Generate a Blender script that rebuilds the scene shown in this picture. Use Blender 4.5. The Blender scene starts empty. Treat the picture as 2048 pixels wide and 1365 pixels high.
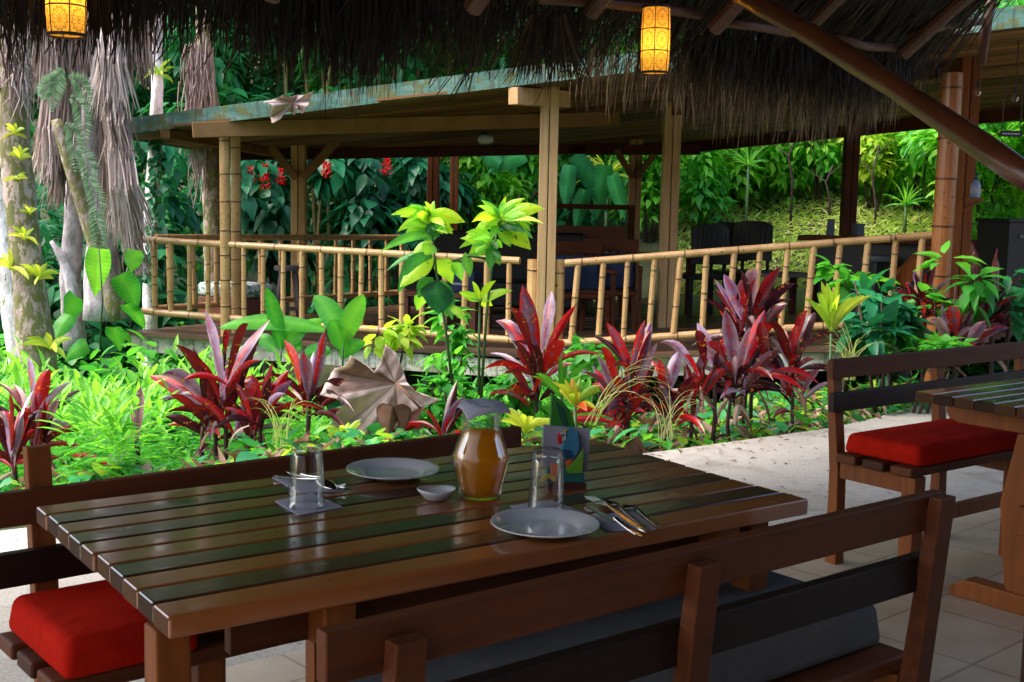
import bpy, math, random
import numpy as np
from mathutils import Vector, Matrix

random.seed(7); RNG = np.random.default_rng(7)
S = bpy.context.scene
COL = S.collection

# ------------------------------------------------------------------ camera
F = 2409.15; PITCH = 0.11116329; ROLL = 0.01941404; H = 1.38      # focal length in 2048-px units
_fw = np.array([0, math.cos(PITCH), -math.sin(PITCH)])
_r0 = np.array([1, 0, 0.]); _u0 = np.array([0, math.sin(PITCH), math.cos(PITCH)])
_rt = math.cos(ROLL) * _r0 + math.sin(ROLL) * _u0
_up = -math.sin(ROLL) * _r0 + math.cos(ROLL) * _u0
cam = bpy.data.cameras.new('camera'); camo = bpy.data.objects.new('camera', cam); COL.objects.link(camo)
cam.sensor_width = 36; cam.lens = F / 2048 * 36; cam.clip_start = .05; cam.clip_end = 500
M = Matrix(((_rt[0], _up[0], -_fw[0], 0), (_rt[1], _up[1], -_fw[1], 0), (_rt[2], _up[2], -_fw[2], H), (0, 0, 0, 1)))
camo.matrix_world = M
S.camera = camo

# ------------------------------------------------------------------ light
SUN_EL = 56; SUN_AZ = -96        # azimuth from +Y (north), negative = to the left
w = bpy.data.worlds.new('World'); S.world = w; w.use_nodes = True
nt = w.node_tree; bg = nt.nodes['Background']
sky = nt.nodes.new('ShaderNodeTexSky'); sky.sky_type = 'NISHITA'; sky.sun_disc = False
sky.sun_elevation = math.radians(SUN_EL); sky.sun_rotation = math.radians(SUN_AZ)
sky.air_density = 1.0; sky.dust_density = 5.0; sky.ozone_density = .4
nt.links.new(sky.outputs[0], bg.inputs[0]); bg.inputs[1].default_value = .15
sl = bpy.data.lights.new('sun', 'SUN'); sl.energy = 1.3; sl.angle = math.radians(50); sl.color = (1, .99, .97)
so = bpy.data.objects.new('sun', sl); COL.objects.link(so)
a, e = math.radians(SUN_AZ), math.radians(SUN_EL)
sd = Vector((math.sin(a) * math.cos(e), math.cos(a) * math.cos(e), math.sin(e)))
so.rotation_euler = sd.to_track_quat('Z', 'Y').to_euler(); so.location = (-8, 4, 14)
S.view_settings.view_transform = 'Standard'; S.view_settings.look = 'None'
S.view_settings.exposure = 1.75; S.view_settings.gamma = 1
S.render.engine = 'CYCLES'
S.cycles.max_bounces = 8; S.cycles.transparent_max_bounces = 12; S.cycles.transmission_bounces = 8
S.cycles.diffuse_bounces = 3; S.cycles.glossy_bounces = 4
S.cycles.use_denoising = True; S.cycles.caustics_reflective = False; S.cycles.caustics_refractive = False
S.cycles.sample_clamp_indirect = 6

# ------------------------------------------------------------------ pixel -> place helpers (photo pixels, 2048 wide)
def ray(px, py): return _fw + _rt * (px - 1024) / F + _up * (682.5 - py) / F
def at(px, py, Y):
    d = ray(px, py); return Vector(np.array([0, 0, H]) + d * (Y / d[1]))
def onz(px, py, z):
    d = ray(px, py); return Vector(np.array([0, 0, H]) + d * ((z - H) / d[2]))

# ------------------------------------------------------------------ object helpers
def tag(o, label=None, cat=None, group=None, kind=None):
    if label: o['label'] = label
    if cat: o['category'] = cat
    if group: o['group'] = group
    if kind: o['kind'] = kind
    return o
def thing(name, loc=(0, 0, 0), rz=0, label=None, cat=None, group=None):
    o = bpy.data.objects.new(name, None); o.empty_display_size = .1; COL.objects.link(o)
    o.location = loc; o.rotation_euler = (0, 0, rz)
    return tag(o, label, cat, group)
def rootloc(o):
    v = Vector((0, 0, 0))
    while o: v = v + o.location; o = o.parent
    return v
def raw_mesh(name, V, faces, mats, midx=None, var=None, smooth=False):
    """V (n,3) array, faces = list of (k, array(n,k))"""
    me = bpy.data.meshes.new(name)
    V = np.asarray(V, dtype=np.float32)
    me.vertices.add(len(V)); me.vertices.foreach_set('co', V.ravel())
    li, ls, tot = [], [], 0
    for A in faces:
        A = np.asarray(A, dtype=np.int32)
        if len(A) == 0: continue
        k = A.shape[1]; li.append(A.ravel()); ls.append(tot + np.arange(len(A)) * k); tot += A.size
    li = np.concatenate(li); ls = np.concatenate(ls)
    me.loops.add(len(li)); me.loops.foreach_set('vertex_index', li)
    me.polygons.add(len(ls)); me.polygons.foreach_set('loop_start', ls.astype(np.int32))
    if midx is not None: me.polygons.foreach_set('material_index', np.asarray(midx, dtype=np.int32))
    if smooth: me.polygons.foreach_set('use_smooth', np.ones(len(ls), dtype=bool))
    me.update(calc_edges=True); me.validate()
    if var is not None:
        at_ = me.attributes.new('var', 'FLOAT', 'POINT'); at_.data.foreach_set('value', np.asarray(var, dtype=np.float32))
    for m in (mats if isinstance(mats, (list, tuple)) else [mats]): me.materials.append(m)
    return me
def link(name, me, parent=None):
    o = bpy.data.objects.new(name, me); COL.objects.link(o)
    if parent: o.parent = parent
    return o

class MB:
    def __init__(s): s.v = []; s.f = []; s.m = []; s.a = []; s.mi = 0; s.var = .5
    def add(s, vs, fs, var=None):
        b = len(s.v); s.v += [tuple(p) for p in vs]
        if var is None: s.a += [s.var] * len(vs)
        else: s.a += list(var)
        for q in fs: s.f.append(tuple(i + b for i in q)); s.m.append(s.mi)
        return s
    def box(s, x0, y0, z0, x1, y1, z1, mat=None):
        x0, x1 = min(x0, x1), max(x0, x1); y0, y1 = min(y0, y1), max(y0, y1); z0, z1 = min(z0, z1), max(z0, z1)
        P = [Vector(p) for p in ((x0,y0,z0),(x1,y0,z0),(x1,y1,z0),(x0,y1,z0),(x0,y0,z1),(x1,y0,z1),(x1,y1,z1),(x0,y1,z1))]
        if mat: P = [mat @ p for p in P]
        return s.add(P, [(0,3,2,1),(4,5,6,7),(0,1,5,4),(1,2,6,5),(2,3,7,6),(3,0,4,7)])
    def hexa(s, P):   # 8 points, same order as box
        return s.add(P, [(0,3,2,1),(4,5,6,7),(0,1,5,4),(1,2,6,5),(2,3,7,6),(3,0,4,7)])
    def beam(s, p, q, wd, ht, up=(0,0,1)):   # bar of rectangular section from p to q
        p, q = Vector(p), Vector(q); d = (q - p).normalized(); up = Vector(up)
        x = d.cross(up)
        if x.length < 1e-4: x = d.cross(Vector((0,1,0)))
        x.normalize(); n = x.cross(d)
        x *= wd / 2; n *= ht / 2
        return s.hexa([p-x-n, p+x-n, q+x-n, q-x-n, p-x+n, p+x+n, q+x+n, q-x+n])
    def tube(s, pts, rad, n=10, caps=True, var=None):
        pts = [Vector(p) for p in pts]
        if not isinstance(rad, (list, tuple)): rad = [rad] * len(pts)
        ref = Vector((0.13, .21, 1)) if abs((pts[-1]-pts[0]).normalized().z) < .8 else Vector((1, .2, 0))
        vs, vv = [], []
        for i, p in enumerate(pts):
            d = (pts[min(i+1, len(pts)-1)] - pts[max(i-1, 0)]).normalized()
            x = d.cross(ref).normalized(); y = d.cross(x)
            for k in range(n):
                t = 2*math.pi*k/n; vs.append(p + (x*math.cos(t) + y*math.sin(t))*rad[i])
                vv.append(s.var if var is None else var[i])
        fs = []
        for i in range(len(pts)-1):
            for k in range(n):
                a, b = i*n+k, i*n+(k+1) % n; fs.append((a, b, b+n, a+n))
        if caps: fs.append(tuple(range(n-1, -1, -1))); fs.append(tuple((len(pts)-1)*n+k for k in range(n)))
        return s.add(vs, fs, vv)
    def bamboo(s, p, q, r, step=.32, n=10, bend=0, off=0):
        p, q = Vector(p), Vector(q); L = (q-p).length; d = (q-p)/L
        side = d.cross(Vector((0,0,1)));
        side = side.normalized() if side.length > .05 else Vector((1,0,0))
        T = [(0, r, 0)]; t = step*(.35 + off)
        base = random.uniform(0, .35)
        while t < L-.03:
            T += [(t-.009, r*.985, 0), (t-.005, r*1.07, 1), (t+.004, r*1.07, 1), (t+.009, r, .1)]
            t += step*random.uniform(.85, 1.15)
        T.append((L, r*.98, 0))
        return s.tube([p + d*t_ + side*bend*math.sin(math.pi*t_/L) for t_, _, _ in T], [x[1] for x in T], n,
                      var=[max(base, x[2]) for x in T])
    def lathe(s, prof, n=28, c=(0,0,0), var=None):
        vs, fs, vv = [], [], []
        for i, (r, z) in enumerate(prof):
            for k in range(n):
                t = 2*math.pi*k/n; vs.append((c[0]+r*math.cos(t), c[1]+r*math.sin(t), c[2]+z)); vv.append(s.var)
        for i in range(len(prof)-1):
            for k in range(n):
                a, b = i*n+k, i*n+(k+1) % n; fs.append((a, b, b+n, a+n))
        if prof[0][0] > 1e-5: pass
        return s.add(vs, fs, vv)
    def prism(s, poly, origin, ex, ey, th):   # polygon in plane (ex, ey) extruded along ex x ey by th
        o, ex, ey = Vector(origin), Vector(ex), Vector(ey); nz = ex.cross(ey).normalized()*th
        n = len(poly); A = [o + ex*x + ey*y for x, y in poly]; B = [p + nz for p in A]
        fs = [tuple(range(n-1, -1, -1)), tuple(range(n, 2*n))] + [(i, (i+1) % n, (i+1) % n+n, i+n) for i in range(n)]
        return s.add(A+B, fs)
    def leaf(s, p0, p1, wd, arch=.08, roll=0, rows=6, prof='cord', fold=.12, var=.5, curl=0, face=None, mr=.10, ribs=0, wav=.10):
        p0, p1 = Vector(p0), Vector(p1); d = p1-p0; L = d.length
        if L < 1e-4: return s
        d.normalize(); vw = Vector(face) if face else Vector((0, 1, -.15)).normalized()
        x = d.cross(vw)
        if x.length < .05: x = d.cross(Vector((1, 0, 0)))
        x.normalize(); x = Matrix.Rotation(roll, 3, d) @ x; n = x.cross(d)
        upv = Vector((0, 0, 1)) - d*d.z
        vs, vv, fs = [], [], []; ph = random.uniform(0, 6.3); fq = random.uniform(7, 13)
        for i in range(rows+1):
            t = i/rows
            if prof == 'cord': wv = (.22 + .78*math.sin(math.pi*min(1, t/.58)/2)) if t < .58 else max(0, math.cos((t-.58)/.42*math.pi/2))**.75
            elif prof == 'ov': wv = math.sin(math.pi*min(1, t/.38)/2)**.8 if t < .38 else max(0, math.cos((t-.38)/.62*math.pi/2))**.9
            elif prof == 'pad': wv = max(0, math.sin(math.pi*(.04+.96*t)))**.55
            elif prof == 'heart': wv = (.75+.25*math.sin(math.pi*min(1,t/.3)/2)) if t < .3 else max(0, math.cos((t-.3)/.7*math.pi/2))**.85
            else: wv = 1-t*.9
            wv = max(wv, .02)*wd/2
            c = p0 + d*L*t + upv*(arch*L*4*t*(1-t)) + Vector((0, 0, -curl*L*max(0, t-.55)**2*3))
            f1 = n*(fold*wv*2 + wav*wv*math.sin(t*fq+ph)); f2 = n*(fold*wv*2 + wav*wv*math.sin(t*fq*1.1+ph+2)); k = .09
            b_ = ribs*(1 if i % 2 else -1)
            vs += [c - x*wv + f1, c - x*(wv*k), c + x*(wv*k), c + x*wv + f2]; vv += [var+b_, var+mr, var+mr, var+b_]
        for i in range(rows):
            a = i*4; fs += [(a, a+1, a+5, a+4), (a+1, a+2, a+6, a+5), (a+2, a+3, a+7, a+6)]
        return s.add(vs, fs, vv)
    def build(s, name, mats, parent=None, world=False, bevel=0, smooth=False, seg=2, subsurf=0):
        V = np.array(s.v, dtype=np.float64)
        if world and parent is not None: V = V - np.array(rootloc(parent))
        me = bpy.data.meshes.new(name); me.from_pydata(V.tolist(), [], s.f)
        for m in (mats if isinstance(mats, (list, tuple)) else [mats]): me.materials.append(m)
        me.polygons.foreach_set('material_index', s.m)
        at_ = me.attributes.new('var', 'FLOAT', 'POINT'); at_.data.foreach_set('value', np.array(s.a, dtype=np.float32))
        if smooth: me.polygons.foreach_set('use_smooth', [True]*len(s.f))
        o = link(name, me, parent)
        if bevel:
            b = o.modifiers.new('bevel', 'BEVEL'); b.width = bevel; b.segments = seg; b.limit_method = 'ANGLE'; b.angle_limit = math.radians(40)
        if subsurf:
            b = o.modifiers.new('sub', 'SUBSURF'); b.levels = b.render_levels = subsurf
        return o

TM = {  # leaf templates: verts (x across, y along, z), tris/quads
 'dia': (np.array([[0,0,0],[.5,.42,.07],[-.5,.42,.07],[0,1,-.1],[0,.45,-.02]]), np.array([[0,1,4],[0,4,2],[4,1,3],[4,3,2]])),
 'ov': (np.array([[0,0,0],[-.4,.2,.05],[0,.22,0],[.4,.2,.05],[-.46,.5,.04],[0,.52,-.01],[.46,.5,.04],[-.24,.8,-.04],[0,.82,-.08],[.24,.8,-.04],[0,1.05,-.17]]),
        np.array([[0,2,1],[0,3,2],[1,2,5],[1,5,4],[2,3,6],[2,6,5],[4,5,8],[4,8,7],[5,6,9],[5,9,8],[7,8,10],[8,9,10]])),
}
def leaves_mesh(name, pos, d, up, L, W, var, mats, tmpl='dia'):
    V0, T = TM[tmpl]; n = len(pos)
    pos, d, up = (np.asarray(q, dtype=np.float64) for q in (pos, d, up))
    d = d/np.linalg.norm(d, axis=1, keepdims=True)
    x = np.cross(d, up); x /= (np.linalg.norm(x, axis=1, keepdims=True)+1e-9); nn = np.cross(x, d)
    L = np.broadcast_to(np.asarray(L, float), (n,)); W = np.broadcast_to(np.asarray(W, float), (n,))
    V = (pos[:, None, :] + x[:, None, :]*(V0[None, :, 0]*W[:, None])[:, :, None]
         + d[:, None, :]*(V0[None, :, 1]*L[:, None])[:, :, None] + nn[:, None, :]*(V0[None, :, 2]*L[:, None])[:, :, None])
    k = len(V0); Fc = (T[None] + (np.arange(n)*k)[:, None, None]).reshape(-1, 3)
    return raw_mesh(name, V.reshape(-1, 3), [Fc], mats, var=np.repeat(np.broadcast_to(np.asarray(var, float), (n,)), k))
def rv(n): q = RNG.normal(size=(n, 3)); return q/np.linalg.norm(q, axis=1, keepdims=True)
def shell_leaves(name, c, r, n, L, W, mats, tmpl='dia', droop=.5, v0=.3, v1=.7, flat=.6, loc=None, inner=.55):
    """leaves in a lumpy clump: on and inside several overlapping sub-clumps of an ellipsoid"""
    c = np.array(c, float); r = np.array(r, float)
    k = max(5, n//60); cs = rv(k)*RNG.uniform(.35, .85, (k, 1)); rs = RNG.uniform(.25, .5, k)
    idx = RNG.integers(0, k, n); q = rv(n); q[:, 2] = np.abs(q[:, 2])*RNG.choice([1, 1, 1, -1], n)
    p = cs[idx] + q*(rs[idx]*RNG.uniform(inner, 1, n))[:, None]
    pos = c + p*r - (np.array(loc) if loc is not None else 0)
    d = q*np.array([1, 1, .5]) + rv(n)*.55; d[:, 2] -= droop
    up = q*flat + np.array([0, 0, 1.]) + rv(n)*.35
    cv = RNG.uniform(v0, v1, k)
    var = np.clip(cv[idx] + RNG.normal(0, .1, n), 0, 1)
    return leaves_mesh(name, pos, d, up, L*RNG.uniform(.65, 1.25, n), W*RNG.uniform(.7, 1.2, n), var, mats, tmpl)

# ------------------------------------------------------------------ materials
def N(nt, t, **kw):
    n = nt.nodes.new('ShaderNode'+t)
    for k, v in kw.items():
        if k in n.inputs: n.inputs[k].default_value = v
        else: setattr(n, k, v)
    return n
def base_mat(name):
    m = bpy.data.materials.new(name); m.use_nodes = True; nt = m.node_tree
    return m, nt, nt.nodes['Principled BSDF'], nt.nodes['Material Output']
def ramp(nt, fac, stops):
    r = nt.nodes.new('ShaderNodeValToRGB'); el = r.color_ramp.elements
    while len(el) < len(stops): el.new(.5)
    for q, (p, c) in zip(el, stops): q.position = p; q.color = (*c, 1)
    nt.links.new(fac, r.inputs[0]); return r.outputs[0]
def noise(nt, scale, detail=4, rough=.6, stretch=None, coord='Object', dist=0):
    tc = nt.nodes.new('ShaderNodeTexCoord'); mp = nt.nodes.new('ShaderNodeMapping')
    if stretch: mp.inputs['Scale'].default_value = stretch
    nt.links.new(tc.outputs[coord], mp.inputs[0])
    n = N(nt, 'TexNoise', Scale=scale, Detail=detail, Roughness=rough, Distortion=dist); nt.links.new(mp.outputs[0], n.inputs['Vector'])
    return n.outputs['Fac']
def attr(nt, name='var'):
    a = nt.nodes.new('ShaderNodeAttribute'); a.attribute_name = name; return a.outputs['Fac']
def math_(nt, op, a, b=None, c=None):
    n = nt.nodes.new('ShaderNodeMath'); n.operation = op
    for i, q in enumerate((a, b, c)):
        if q is None: continue
        if isinstance(q, (int, float)): n.inputs[i].default_value = q
        else: nt.links.new(q, n.inputs[i])
    return n.outputs[0]
def mixc(nt, fac, a, b, mode='MIX'):
    n = nt.nodes.new('ShaderNodeMix'); n.data_type = 'RGBA'; n.blend_type = mode
    for s_, q in ((n.inputs[0], fac), (n.inputs[6], a), (n.inputs[7], b)):
        if isinstance(q, (int, float)): s_.default_value = q
        elif isinstance(q, tuple): s_.default_value = (*q, 1)
        else: nt.links.new(q, s_)
    return n.outputs[2]
def bump(nt, b, h, strength=.3, dist=.01):
    n = N(nt, 'Bump', Strength=strength, Distance=dist); nt.links.new(h, n.inputs['Height']); nt.links.new(n.outputs[0], b.inputs['Normal'])

def wood(name, c1, c2, rough=.5, grain=(2, 45, 45), coat=0, bumpy=.15, spec=.5, by_var=.5, coat_r=.12, blotch=.3):
    m, nt, b, o = base_mat(name)
    g = noise(nt, 1.0, 6, .65, grain); bl = noise(nt, 3.5, 3, .5)
    f = math_(nt, 'MULTIPLY_ADD', g, 1.5, -.25)
    f = math_(nt, 'ADD', math_(nt, 'MULTIPLY', f, 1-by_var-blotch*.5), math_(nt, 'MULTIPLY', attr(nt), by_var))
    f = math_(nt, 'MULTIPLY_ADD', math_(nt, 'SUBTRACT', bl, .5), blotch, f)
    nt.links.new(ramp(nt, f, [(.05, c1), (.85, c2)]), b.inputs['Base Color'])
    r = math_(nt, 'MULTIPLY_ADD', g, .25, rough-.12); nt.links.new(r, b.inputs['Roughness'])
    b.inputs['Coat Weight'].default_value = coat; b.inputs['Coat Roughness'].default_value = coat_r; b.inputs['Coat IOR'].default_value = 1.8
    b.inputs['Specular IOR Level'].default_value = spec
    if coat > .5:      # worn varnish: the gloss comes and goes
        wr = noise(nt, 7, 6, .7, (1, 3, 1)); nt.links.new(math_(nt, 'MULTIPLY_ADD', math_(nt, 'MAXIMUM', math_(nt, 'SUBTRACT', wr, .42), 0.0), .75, coat_r*.7), b.inputs['Coat Roughness'])
        n2 = N(nt, 'Bump', Strength=.12, Distance=.002); nt.links.new(noise(nt, 3, 3, .5, (1.5, 22, 1)), n2.inputs['Height']); nt.links.new(n2.outputs[0], b.inputs['Coat Normal'])
    bump(nt, b, g, bumpy, .004)
    return m
def fabric(name, c, fade):
    m, nt, b, o = base_mat(name); f = noise(nt, 4, 6, .7); fine = noise(nt, 60, 3, .6)
    cc = ramp(nt, math_(nt, 'ADD', math_(nt, 'MULTIPLY', f, .75), math_(nt, 'MULTIPLY', fine, .25)), [(.3, tuple(q*.62 for q in c)), (.58, c), (.75, fade)])
    nt.links.new(cc, b.inputs['Base Color']); b.inputs['Roughness'].default_value = .92; b.inputs['Specular IOR Level'].default_value = .05; b.inputs['Sheen Weight'].default_value = .25; b.inputs['Sheen Tint'].default_value = (*c, 1)
    tc = nt.nodes.new('ShaderNodeTexCoord'); ws = []
    for dr in ('X', 'Y'):
        w_ = N(nt, 'TexWave', Scale=130.0); w_.bands_direction = dr; nt.links.new(tc.outputs['Object'], w_.inputs['Vector']); ws.append(w_.outputs['Fac'])
    b1 = N(nt, 'Bump', Strength=.35, Distance=.0015); nt.links.new(math_(nt, 'ADD', ws[0], ws[1]), b1.inputs['Height'])
    b2 = N(nt, 'Bump', Strength=.8, Distance=.02); nt.links.new(noise(nt, 6, 4, .55, (1, 1.6, 1), dist=.8), b2.inputs['Height']); nt.links.new(b1.outputs[0], b2.inputs['Normal']); nt.links.new(b2.outputs[0], b.inputs['Normal']); return m
def leafm(name, stops, rough=.42, trans=.45, tcol=1.6, spec=.4, spots=0, spotcol=(.25, .08, .01), veins=0):
    m, nt, b, o = base_mat(name)
    nz = noise(nt, 9, 3, .6)
    f = math_(nt, 'MULTIPLY_ADD', math_(nt, 'SUBTRACT', nz, .5), .35, attr(nt))
    c = ramp(nt, f, stops)
    if spots:
        sp = noise(nt, 45, 2, .5); k = math_(nt, 'MULTIPLY', math_(nt, 'GREATER_THAN', sp, .64), math_(nt, 'GREATER_THAN', noise(nt, 4, 2), .5))
        c = mixc(nt, math_(nt, 'MULTIPLY', k, spots), c, spotcol)
    nt.links.new(c, b.inputs['Base Color'])
    b.inputs['Roughness'].default_value = rough; b.inputs['Specular IOR Level'].default_value = spec
    t = nt.nodes.new('ShaderNodeBsdfTranslucent')
    tc = mixc(nt, 1.0, c, (tcol, tcol*.95, tcol*.6), 'MULTIPLY'); nt.links.new(tc, t.inputs[0])
    mx = nt.nodes.new('ShaderNodeMixShader'); mx.inputs[0].default_value = trans
    nt.links.new(b.outputs[0], mx.inputs[1]); nt.links.new(t.outputs[0], mx.inputs[2]); nt.links.new(mx.outputs[0], o.inputs[0])
    return m
def plain(name, c, rough=.5, metal=0, var=0, scale=8, spec=.5, bumpy=0, coat=0):
    m, nt, b, o = base_mat(name)
    if var:
        c2 = tuple(q*(1-var) for q in c)
        nz = noise(nt, scale, 5, .65); nt.links.new(ramp(nt, nz, [(.3, c2), (.7, c)]), b.inputs['Base Color'])
        if bumpy: bump(nt, b, nz, bumpy, .01)
    else: b.inputs['Base Color'].default_value = (*c, 1)
    b.inputs['Roughness'].default_value = rough; b.inputs['Metallic'].default_value = metal
    b.inputs['Specular IOR Level'].default_value = spec; b.inputs['Coat Weight'].default_value = coat
    return m

GRX = (2.2, 60, 60)      # grain along local x
GRY = (60, 2.2, 60); GRZ = (60, 60, 2.2)
MT = dict(
 slat=wood('varnished_slat', (.010, .007, .005), (.36, .105, .020), rough=.4, grain=(1.6, 40, 40), coat=1, coat_r=.11, by_var=.7),
 dark=wood('dark_stained_wood', (.006, .002, .001), (.19, .048, .010), rough=.6, grain=(1.6, 34, 34), coat=0, spec=.25, bumpy=.4, by_var=.42, blotch=.4),
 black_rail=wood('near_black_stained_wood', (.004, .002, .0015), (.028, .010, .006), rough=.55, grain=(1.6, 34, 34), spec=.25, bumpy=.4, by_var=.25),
 post=wood('orange_stained_wood', (.05, .015, .004), (.34, .098, .017), rough=.55, by_var=.3, grain=(36, 36, 1.8), coat=0, spec=.25),
 pine=wood('weathered_pine', (.28, .15, .065), (.80, .52, .26), rough=.7, grain=(28, 28, 1.4), coat=0, by_var=.3, spec=.2),
 pineb=wood('pine_beam', (.11, .05, .018), (.42, .23, .095), rough=.7, grain=(6, 6, 6), by_var=.4, spec=.2),
 ceil=wood('ceiling_boards', (.06, .026, .009), (.27, .13, .05), rough=.6, grain=(3, 3, 3), by_var=.7, spec=.2),
 deck=wood('deck_boards', (.045, .024, .016), (.17, .09, .055), rough=.45, grain=(3, 3, 3), by_var=.6, spec=.4),
 pole=wood('round_pole', (.03, .010, .004), (.14, .042, .012), rough=.55, grain=(4, 4, 4), by_var=.3),
 redwood=wood('reddish_box_wood', (.11, .03, .016), (.20, .06, .03), rough=.5, grain=GRX),
 greyw=wood('grey_weathered_wood', (.10, .085, .09), (.24, .21, .22), rough=.8, grain=GRZ, spec=.1),
 red=fabric('red_canvas', (.46, .013, .005), (.50, .035, .015)),
 greyc=fabric('grey_canvas', (.115, .118, .125), (.16, .16, .165)),
 black=plain('black_stuff', (.008, .008, .009), .55, var=.2),
 navy=plain('navy_fabric', (.02, .035, .09), .8),
 slate=plain('grey_board', (.09, .10, .12), .5),
 white=plain('white_ceramic', (.50, .51, .53), .12, spec=.6, coat=.6),
 paper=plain('paper_napkin', (.36, .36, .44), .9, var=.06, scale=40),
 steel=plain('cutlery_steel', (.55, .54, .52), .16, metal=1),
 wire=plain('black_wire', (.01, .008, .006), .6),
 salt=plain('brown_salt', (.35, .22, .14), .9, var=.4, scale=300),
)
def bamboo_mat(name, c1, c2, node):
    m, nt, b, o = base_mat(name)
    nz = noise(nt, 5, 5, .6, (1, 1, .6)); fine = noise(nt, 26, 3, .55)
    c = ramp(nt, math_(nt, 'ADD', math_(nt, 'MULTIPLY', nz, .8), math_(nt, 'MULTIPLY', fine, .25)), [(.25, c1), (.72, c2)])
    c = mixc(nt, math_(nt, 'GREATER_THAN', fine, .66), c, tuple(q*.35 for q in c1))
    a = attr(nt); c = mixc(nt, math_(nt, 'MULTIPLY', math_(nt, 'POWER', a, 1.5), .85), c, node)
    nt.links.new(c, b.inputs['Base Color']); b.inputs['Roughness'].default_value = .33; b.inputs['Coat Weight'].default_value = .25; b.inputs['Coat Roughness'].default_value = .2
    return m
MT['bam'] = bamboo_mat('tan_bamboo', (.40, .19, .065), (.78, .49, .22), (.06, .03, .012))
MT['bamred'] = bamboo_mat('reddish_bamboo', (.26, .075, .02), (.42, .15, .042), (.02, .01, .006))
MT['bambrown'] = bamboo_mat('brown_bamboo', (.045, .012, .005), (.12, .035, .012), (.01, .004, .002))

def weathered(name, c0, c1, moss):
    m, nt, b, o = base_mat(name)
    f = noise(nt, 3, 8, .75, (1, 1, 3)); c = ramp(nt, f, [(.32, c0), (.5, c1), (.7, (.24, .30, .29))])
    c = mixc(nt, math_(nt, 'MULTIPLY', math_(nt, 'GREATER_THAN', noise(nt, 7, 6, .7), .56), .75), c, moss)
    st = noise(nt, 22, 4, .6, (1, 1, .12)); c = mixc(nt, math_(nt, 'MULTIPLY', math_(nt, 'GREATER_THAN', st, .56), .55), c, (.035, .05, .045))
    nt.links.new(c, b.inputs['Base Color']); b.inputs['Roughness'].default_value = .75
    bump(nt, b, f, .4, .01); return m
MT['fascia'] = weathered('weathered_green_fascia', (.025, .065, .05), (.075, .19, .15), (.12, .12, .02))
MT['skirt'] = weathered('weathered_white_skirt', (.30, .28, .22), (.55, .52, .44), (.16, .19, .07))

def concrete():
    m, nt, b, o = base_mat('rough_concrete')
    big = noise(nt, 1.3, 5, .6); sp = noise(nt, 90, 3, .7); mid = noise(nt, 14, 4, .7)
    c = ramp(nt, big, [(.3, (.30, .275, .24)), (.7, (.47, .44, .40))])
    c = mixc(nt, .32, c, ramp(nt, sp, [(.36, (.16, .14, .12)), (.56, (.56, .53, .49))]))
    c = mixc(nt, math_(nt, 'MULTIPLY', math_(nt, 'GREATER_THAN', mid, .62), .55), c, (.13, .11, .085))
    c = mixc(nt, ramp(nt, noise(nt, 2.2, 7, .75, dist=.6), [(.50, (0, 0, 0)), (.66, (.55, .55, .55))]), c, (.17, .15, .10))
    nt.links.new(c, b.inputs['Base Color']); b.inputs['Roughness'].default_value = .7; bump(nt, b, sp, .35, .006)
    return m
MT['conc'] = concrete()
TH = math.radians(35.6); TU = Vector((math.cos(TH), math.sin(TH), 0)); TV = Vector((-TU.y, TU.x, 0))
def tiles():
    m, nt, b, o = base_mat('cream_floor_tile')
    tc = nt.nodes.new('ShaderNodeTexCoord'); mp = nt.nodes.new('ShaderNodeMapping'); mp.inputs['Rotation'].default_value = (0, 0, math.radians(48)); mp.inputs['Location'].default_value = (.1, .13, 0)
    nt.links.new(tc.outputs['Object'], mp.inputs[0])
    br = N(nt, 'TexBrick', Scale=1.0); br.offset = 0
    br.inputs['Mortar Size'].default_value = .006; br.inputs['Brick Width'].default_value = .40; br.inputs['Row Height'].default_value = .40; br.inputs['Mortar Smooth'].default_value = .1
    br.inputs['Color1'].default_value = (.46, .375, .28, 1); br.inputs['Color2'].default_value = (.54, .45, .34, 1); br.inputs['Mortar'].default_value = (.22, .15, .11, 1)
    nt.links.new(mp.outputs[0], br.inputs['Vector'])
    nz = noise(nt, 4, 6, .65); c = mixc(nt, .45, br.outputs[0], ramp(nt, nz, [(.3, (.30, .23, .16)), (.7, (.62, .54, .44))]))
    nt.links.new(c, b.inputs['Base Color']); b.inputs['Roughness'].default_value = .4
    bump(nt, b, math_(nt, 'MULTIPLY', br.outputs['Fac'], -1.0), .4, .004)
    return m
MT['tile'] = tiles()

# ------------------------------------------------------------------ ground
def sstep(x): x = np.clip(x, 0, 1); return x*x*(3-2*x)
def gz(X, Y):
    X = np.asarray(X, float); Y = np.asarray(Y, float)
    patio = sstep((-(X*-.582+Y*.813) + 5.9)/1.2)      # 1 near / under the patio
    z = -.12 - .06*np.sin(X*1.3)*np.cos(Y*.9)
    left = sstep((-X-.6)/3.5)*sstep((Y-5.5)/3.0)
    z = z - .95*left
    right = sstep((X+.5)/3.2)
    z = z + right*(.30*np.maximum(0, Y-15.2) - .035*np.maximum(0, Y-22))
    z = z + (1-right)*.10*np.maximum(0, Y-17)
    z = z - .38*sstep((-.582*X+.813*Y-5.9)/1.4)*(1-sstep((X-2.2)/1.5))*(1-sstep((Y-13)/2.5))*(1-.6*left)
    z = z + .45*np.maximum(0, Y-25)
    z = z + sstep((X-3.6)/2)*.30*sstep((Y-7.5)/3)
    return z*(1-patio) + -.2*patio
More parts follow.
